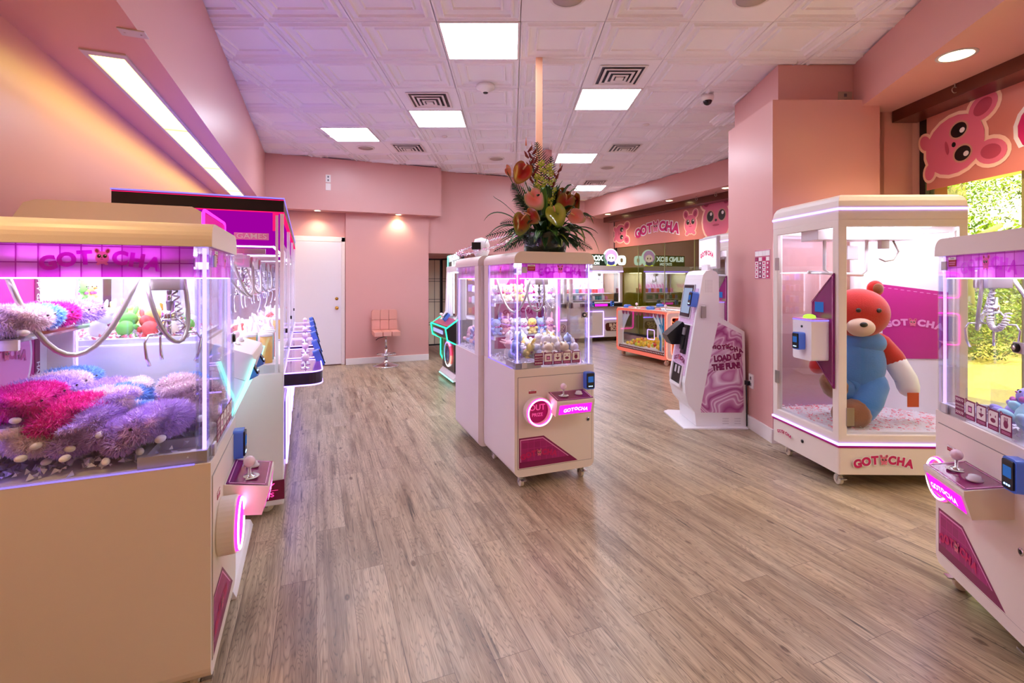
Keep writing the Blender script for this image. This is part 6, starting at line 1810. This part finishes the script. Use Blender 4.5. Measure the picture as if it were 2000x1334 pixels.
    def frond(base, tip, bend, m, nl=22, ll=.10, lwd=.006, name='palm_frond'):
        tip = Vector((tip.x, tip.y, max(tip.z, .012))); P = bez(base, base.lerp(tip, .35) + bend, base.lerp(tip, .75) + bend, tip, n=nl); g = MB(m).tube(P, .0025, 5)
        for i in range(3, nl + 1):
            t = i/nl; d = (P[min(i+1, nl)] - P[i-1]).normalized()
            s = d.cross(Vector((0, -1, .15))).normalized(); l_ = ll * math.sin(PI*(t*.8 + .15))
            for sg in (-1, 1):
                a = P[i]; tp_ = a + (s*sg*.75 + d*.7 + Vector((0, rd.uniform(-.2, .2), 0))).normalized()*l_ + Vector((0, 0, -.15*l_)); tp_.z = max(tp_.z, .004)
                q = d*lwd
                g.add([a - q, a + q, a.lerp(tp_, .55) + q*.8, tp_, a.lerp(tp_, .55) - q*.8], [(0, 1, 2, 3, 4)])
        o = g.build(name, e); sm = o.modifiers.new('thick', 'SOLIDIFY'); sm.thickness = .001
    frond(L(1062, 420, .1), L(1050, 272, .1), Vector((.02, 0, 0)), FERN, 30, .13, .005)
    frond(L(1062, 420, .08), L(1078, 300, .08), Vector((.0, 0, .0)), FERN, 22, .10, .005)
    frond(L(1050, 430, .05), L(1003, 352, .05), Vector((0, 0, .03)), FERN, 18, .09, .006)
    frond(L(1050, 420, .05), L(1010, 375, .02), Vector((0, 0, .0)), FERN, 16, .09, .006)
    for (a, b_, y) in (((1040, 460), (965, 492), -.05), ((1040, 455), (985, 500), -.15), ((1035, 445), (950, 455), -.02), ((1090, 455), (1140, 488), -.12), ((1095, 460), (1155, 480), -.05), ((1095, 420), (1150, 415), 0),
                      ((1040, 430), (978, 430), 0), ((1070, 460), (1090, 470), -.2), ((1050, 460), (1030, 475), -.2), ((1055, 450), (1010, 440), -.15), ((1080, 450), (1120, 440), -.15), ((1060, 440), (1060, 420), -.17), ((1075, 445), (1095, 425), -.17)):
        frond(L(*a, y*.5), L(*b_, y), Vector((0, -.01, .02)), FERN, 16, .055, .0035, 'fern_sprig')
    # anthuriums
    def antm(nm, c0, c1, c2):
        m = bpy.data.materials.new(nm); m.use_nodes = True; nt = m.node_tree; b_ = nt.nodes['Principled BSDF']
        tc = nt.nodes.new('ShaderNodeTexCoord'); ln = nt.nodes.new('ShaderNodeVectorMath'); ln.operation = 'LENGTH'; nt.links.new(tc.outputs['Object'], ln.inputs[0])
        mr = nt.nodes.new('ShaderNodeMapRange'); mr.inputs[2].default_value = .085; nt.links.new(ln.outputs['Value'], mr.inputs[0])
        r_ = nt.nodes.new('ShaderNodeValToRGB'); el = r_.color_ramp.elements; el.new(.5)
        for i, (p_, c) in enumerate(((.15, c0), (.6, c1), (.95, c2))): el[i].position = p_; el[i].color = (*lin(c), 1)
        nt.links.new(mr.outputs[0], r_.inputs[0]); nt.links.new(r_.outputs[0], b_.inputs['Base Color']); b_.inputs['Roughness'].default_value = .12; b_.inputs['Coat Weight'].default_value = .6
        return m
    A_R = antm('anthurium_red_petal', (150, 10, 12), (190, 30, 20), (170, 130, 60)); A_G = antm('anthurium_lime_petal', (150, 175, 50), (175, 195, 60), (130, 165, 45))
    A_P = antm('anthurium_pink_petal', (240, 130, 110), (235, 160, 140), (170, 175, 110)); A_RG = antm('anthurium_red_green_petal', (160, 20, 15), (150, 90, 30), (120, 140, 50))
    def anthurium(px, py, y, s, m, rot, tilt, yaw, label):
        s *= .9
        g = MB(m); n = 28; vs = [(0, 0, 0)]; rings = 6
        for k in range(1, rings + 1):
            q = k/rings
            for j in range(n):
                t = 2*PI*j/n
                rr_ = 1 - .42*math.exp(-((t - PI/2) % (2*PI) if (t - PI/2) % (2*PI) < PI else (t - PI/2) % (2*PI) - 2*PI)**2 / .18)   # notch at the top
                tipf = 1 + .35*math.exp(-(((t - 1.5*PI)) ** 2)/.25)
                x, z = q*rr_*tipf*math.cos(t)*.9, q*rr_*tipf*math.sin(t)
                vs.append((x, -.22*(q**2) - .10*abs(x)*q + .06*math.sin(3*t)*q*q, z))
        fs = [(0, 1 + j, 1 + (j+1) % n) for j in range(n)]
        for k in range(rings - 1):
            for j in range(n): fs.append((1 + k*n + j, 1 + (k+1)*n + j, 1 + (k+1)*n + (j+1) % n, 1 + k*n + (j+1) % n))
        g.add([(a*s, b_*s, c*s) for (a, b_, c) in vs], fs, True)
        o = g.build('anthurium', e); p = L(px, py, y); o.location = p; o.rotation_euler = (R(tilt), R(rot), R(yaw)); o['label'] = label
        sm = o.modifiers.new('thick', 'SOLIDIFY'); sm.thickness = .0015
        MB(mat('spadix_peach', (235, 180, 130), .4)).tube([(0, -.005, .15*s), (0, -.35*s, .35*s), (0, -.7*s, .55*s), (0, -.9*s, .62*s)], [.005, .0055, .005, .002], 8).build('spadix', o)
        MB(STEM).tube(bez(Vector((0, 0, .1)), Vector((p.x*.3, p.y*.5, .2)), Vector((p.x*.8, p.y + .03, p.z - .1)), p + Vector((0, .004, 0))), .003, 6).build('stem', e)
    anthurium(1020, 327, -.02, .085, A_R, 25, 10, 15, 'big red anthurium at the upper left')
    anthurium(990, 326, .03, .05, A_P, -60, 0, 60, 'small pink and green anthurium at far left')
    anthurium(1042, 382, -.12, .085, A_P, -35, 0, -20, 'pink and green anthurium in the middle')
    anthurium(1014, 428, -.15, .085, A_RG, 10, 5, 25, 'large green edged red anthurium at lower left')
    anthurium(1036, 417, -.14, .07, A_RG, -55, 0, -30, 'red green anthurium beside the large one')
    anthurium(1082, 412, -.17, .085, A_G, -20, 5, -5, 'lime green anthurium at the centre right')
    anthurium(1105, 388, -.08, .08, A_RG, 15, 0, -20, 'red green anthurium at right')
    anthurium(1126, 386, -.03, .07, A_RG, -15, 0, -55, 'outer red green anthurium at right')
    anthurium(1100, 375, .02, .07, A_RG, 30, 10, 10, 'brown green anthurium behind the right ones')
    anthurium(1122, 417, -.12, .065, A_P, -60, 0, -15, 'pale pink anthurium at lower right')
    # heliconias
    HEL = mat('heliconia_red', (120, 30, 18), .35, vary=.3, vscale=20); HE2 = mat('heliconia_orange_tip', (220, 120, 40), .35)
    for (bx, by, tx, ty, y) in ((1042, 350, 1028, 272, .02), (1072, 370, 1094, 318, -.02), (1045, 340, 1040, 280, .05)):
        a, t_ = L(bx, by, y), L(tx, ty, y); g = MB(STEM).tube([L(1062, 430, y), a], .004, 6); g.m(HEL)
        for k in range(6):
            p = a.lerp(t_, k/6.5); s = 1 if k % 2 else -1; q = p + Vector((s*.035, -.01, .07*(1 - k*.06)))
            g.tube([p, p.lerp(q, .35) + Vector((s*.006, 0, 0)), p.lerp(q, .75), q], [.006, .011, .007, .001], 7)
        g.m(HE2).tube([t_ - Vector((0, 0, .02)), t_ + Vector((0, 0, .04))], [.006, .001], 6)
        g.build('heliconia', e)
    # orchid spray
    OR = mat('orchid_lime', (165, 185, 50), .4); OC = mat('orchid_lip_cream', (225, 210, 120), .4)
    spr = MB(STEM).tube([L(1062, 430, -.03), L(1062, 380, -.05), L(1062, 320, -.04), L(1058, 308, -.04)], .003, 6).build('orchid_spray', e)
    for k in range(34):
        t = k/33; px = 1062 + rd.uniform(-1, 1)*(13 + 8*math.sin(PI*t)); py = 312 + t*88; y = -.08 + rd.uniform(-.04, .03)
        p = L(px, py, y); s = rd.uniform(.022, .030); yaw = rd.uniform(-.8, .8); roll = rd.uniform(0, 6)
        M = Matrix.Translation(p) @ Matrix.Rotation(yaw, 4, 'Z') @ Matrix.Rotation(rd.uniform(-.5, .5), 4, 'X') @ Matrix.Rotation(roll, 4, 'Y')
        g = MB(OR)
        for j in range(5):
            a = 2*PI*j/5; ca, sa = math.cos(a), math.sin(a); pr_ = (-sa, ca)
            pts = [(0, 0, 0), (ca*s*.5 + pr_[0]*s*.3, -.003, sa*s*.5 + pr_[1]*s*.3), (ca*s, -.001, sa*s), (ca*s*.5 - pr_[0]*s*.3, -.003, sa*s*.5 - pr_[1]*s*.3)]
            g.add([M @ Vector(q) for q in pts], [(0, 1, 2, 3)])
        g.m(OC).ell(tuple(M @ Vector((0, -.004, 0))), s*.22, 8, 6)
        g.build('orchid_bloom', spr)
    return e
flowers()

# tinsel hoop with white globe on the rear twin
def hoop():
    e = empty('tinsel_hoop', (-.20, 4.10), 0, 'pink and silver tinsel hoop lying on the rear centre machine', 'decoration', None, 1.586)
    pts = [(.26*math.cos(a), .12*math.sin(a), .105 + .09*math.cos(a - .5)) for a in [2*PI*k/40 for k in range(40)]]
    MB(PWHITE).tube(pts, .006, 6, closed=True).build('hoop', e)
    rd = random.Random(4); tm = [mat('tinsel_pink', (240, 60, 160), .2, .6), mat('tinsel_silver', (235, 235, 245), .15, .9)]
    g = MB()
    for k in range(900):
        g.m(tm[(k // 45) % 2]); p = Vector(pts[k % 40]).lerp(Vector(pts[(k + 1) % 40]), rd.random()); d = Vector((rd.gauss(0, 1), rd.gauss(0, 1), rd.gauss(0, 1))).normalized()*.024
        s = d.orthogonal().normalized()*.003; g.add([p - s, p + s, p + d], [(0, 1, 2)])
    o = g.build('tinsel', e); o['kind'] = 'stuff'
    e2 = empty('white_sensor', (-.26, 4.10), 0, 'white and black device standing inside the tinsel hoop', 'device', None, 1.586)
    MB(PWHITE).lathe([(.001, 0), (.05, 0), (.07, .05), (.072, .10), (.055, .15), (.001, .165)], n=22).build('device_body', e2)
    MB(BLACK).box(-.075, .0, -.075, -.04, .06, .12).build('device_face', e2)
hoop()
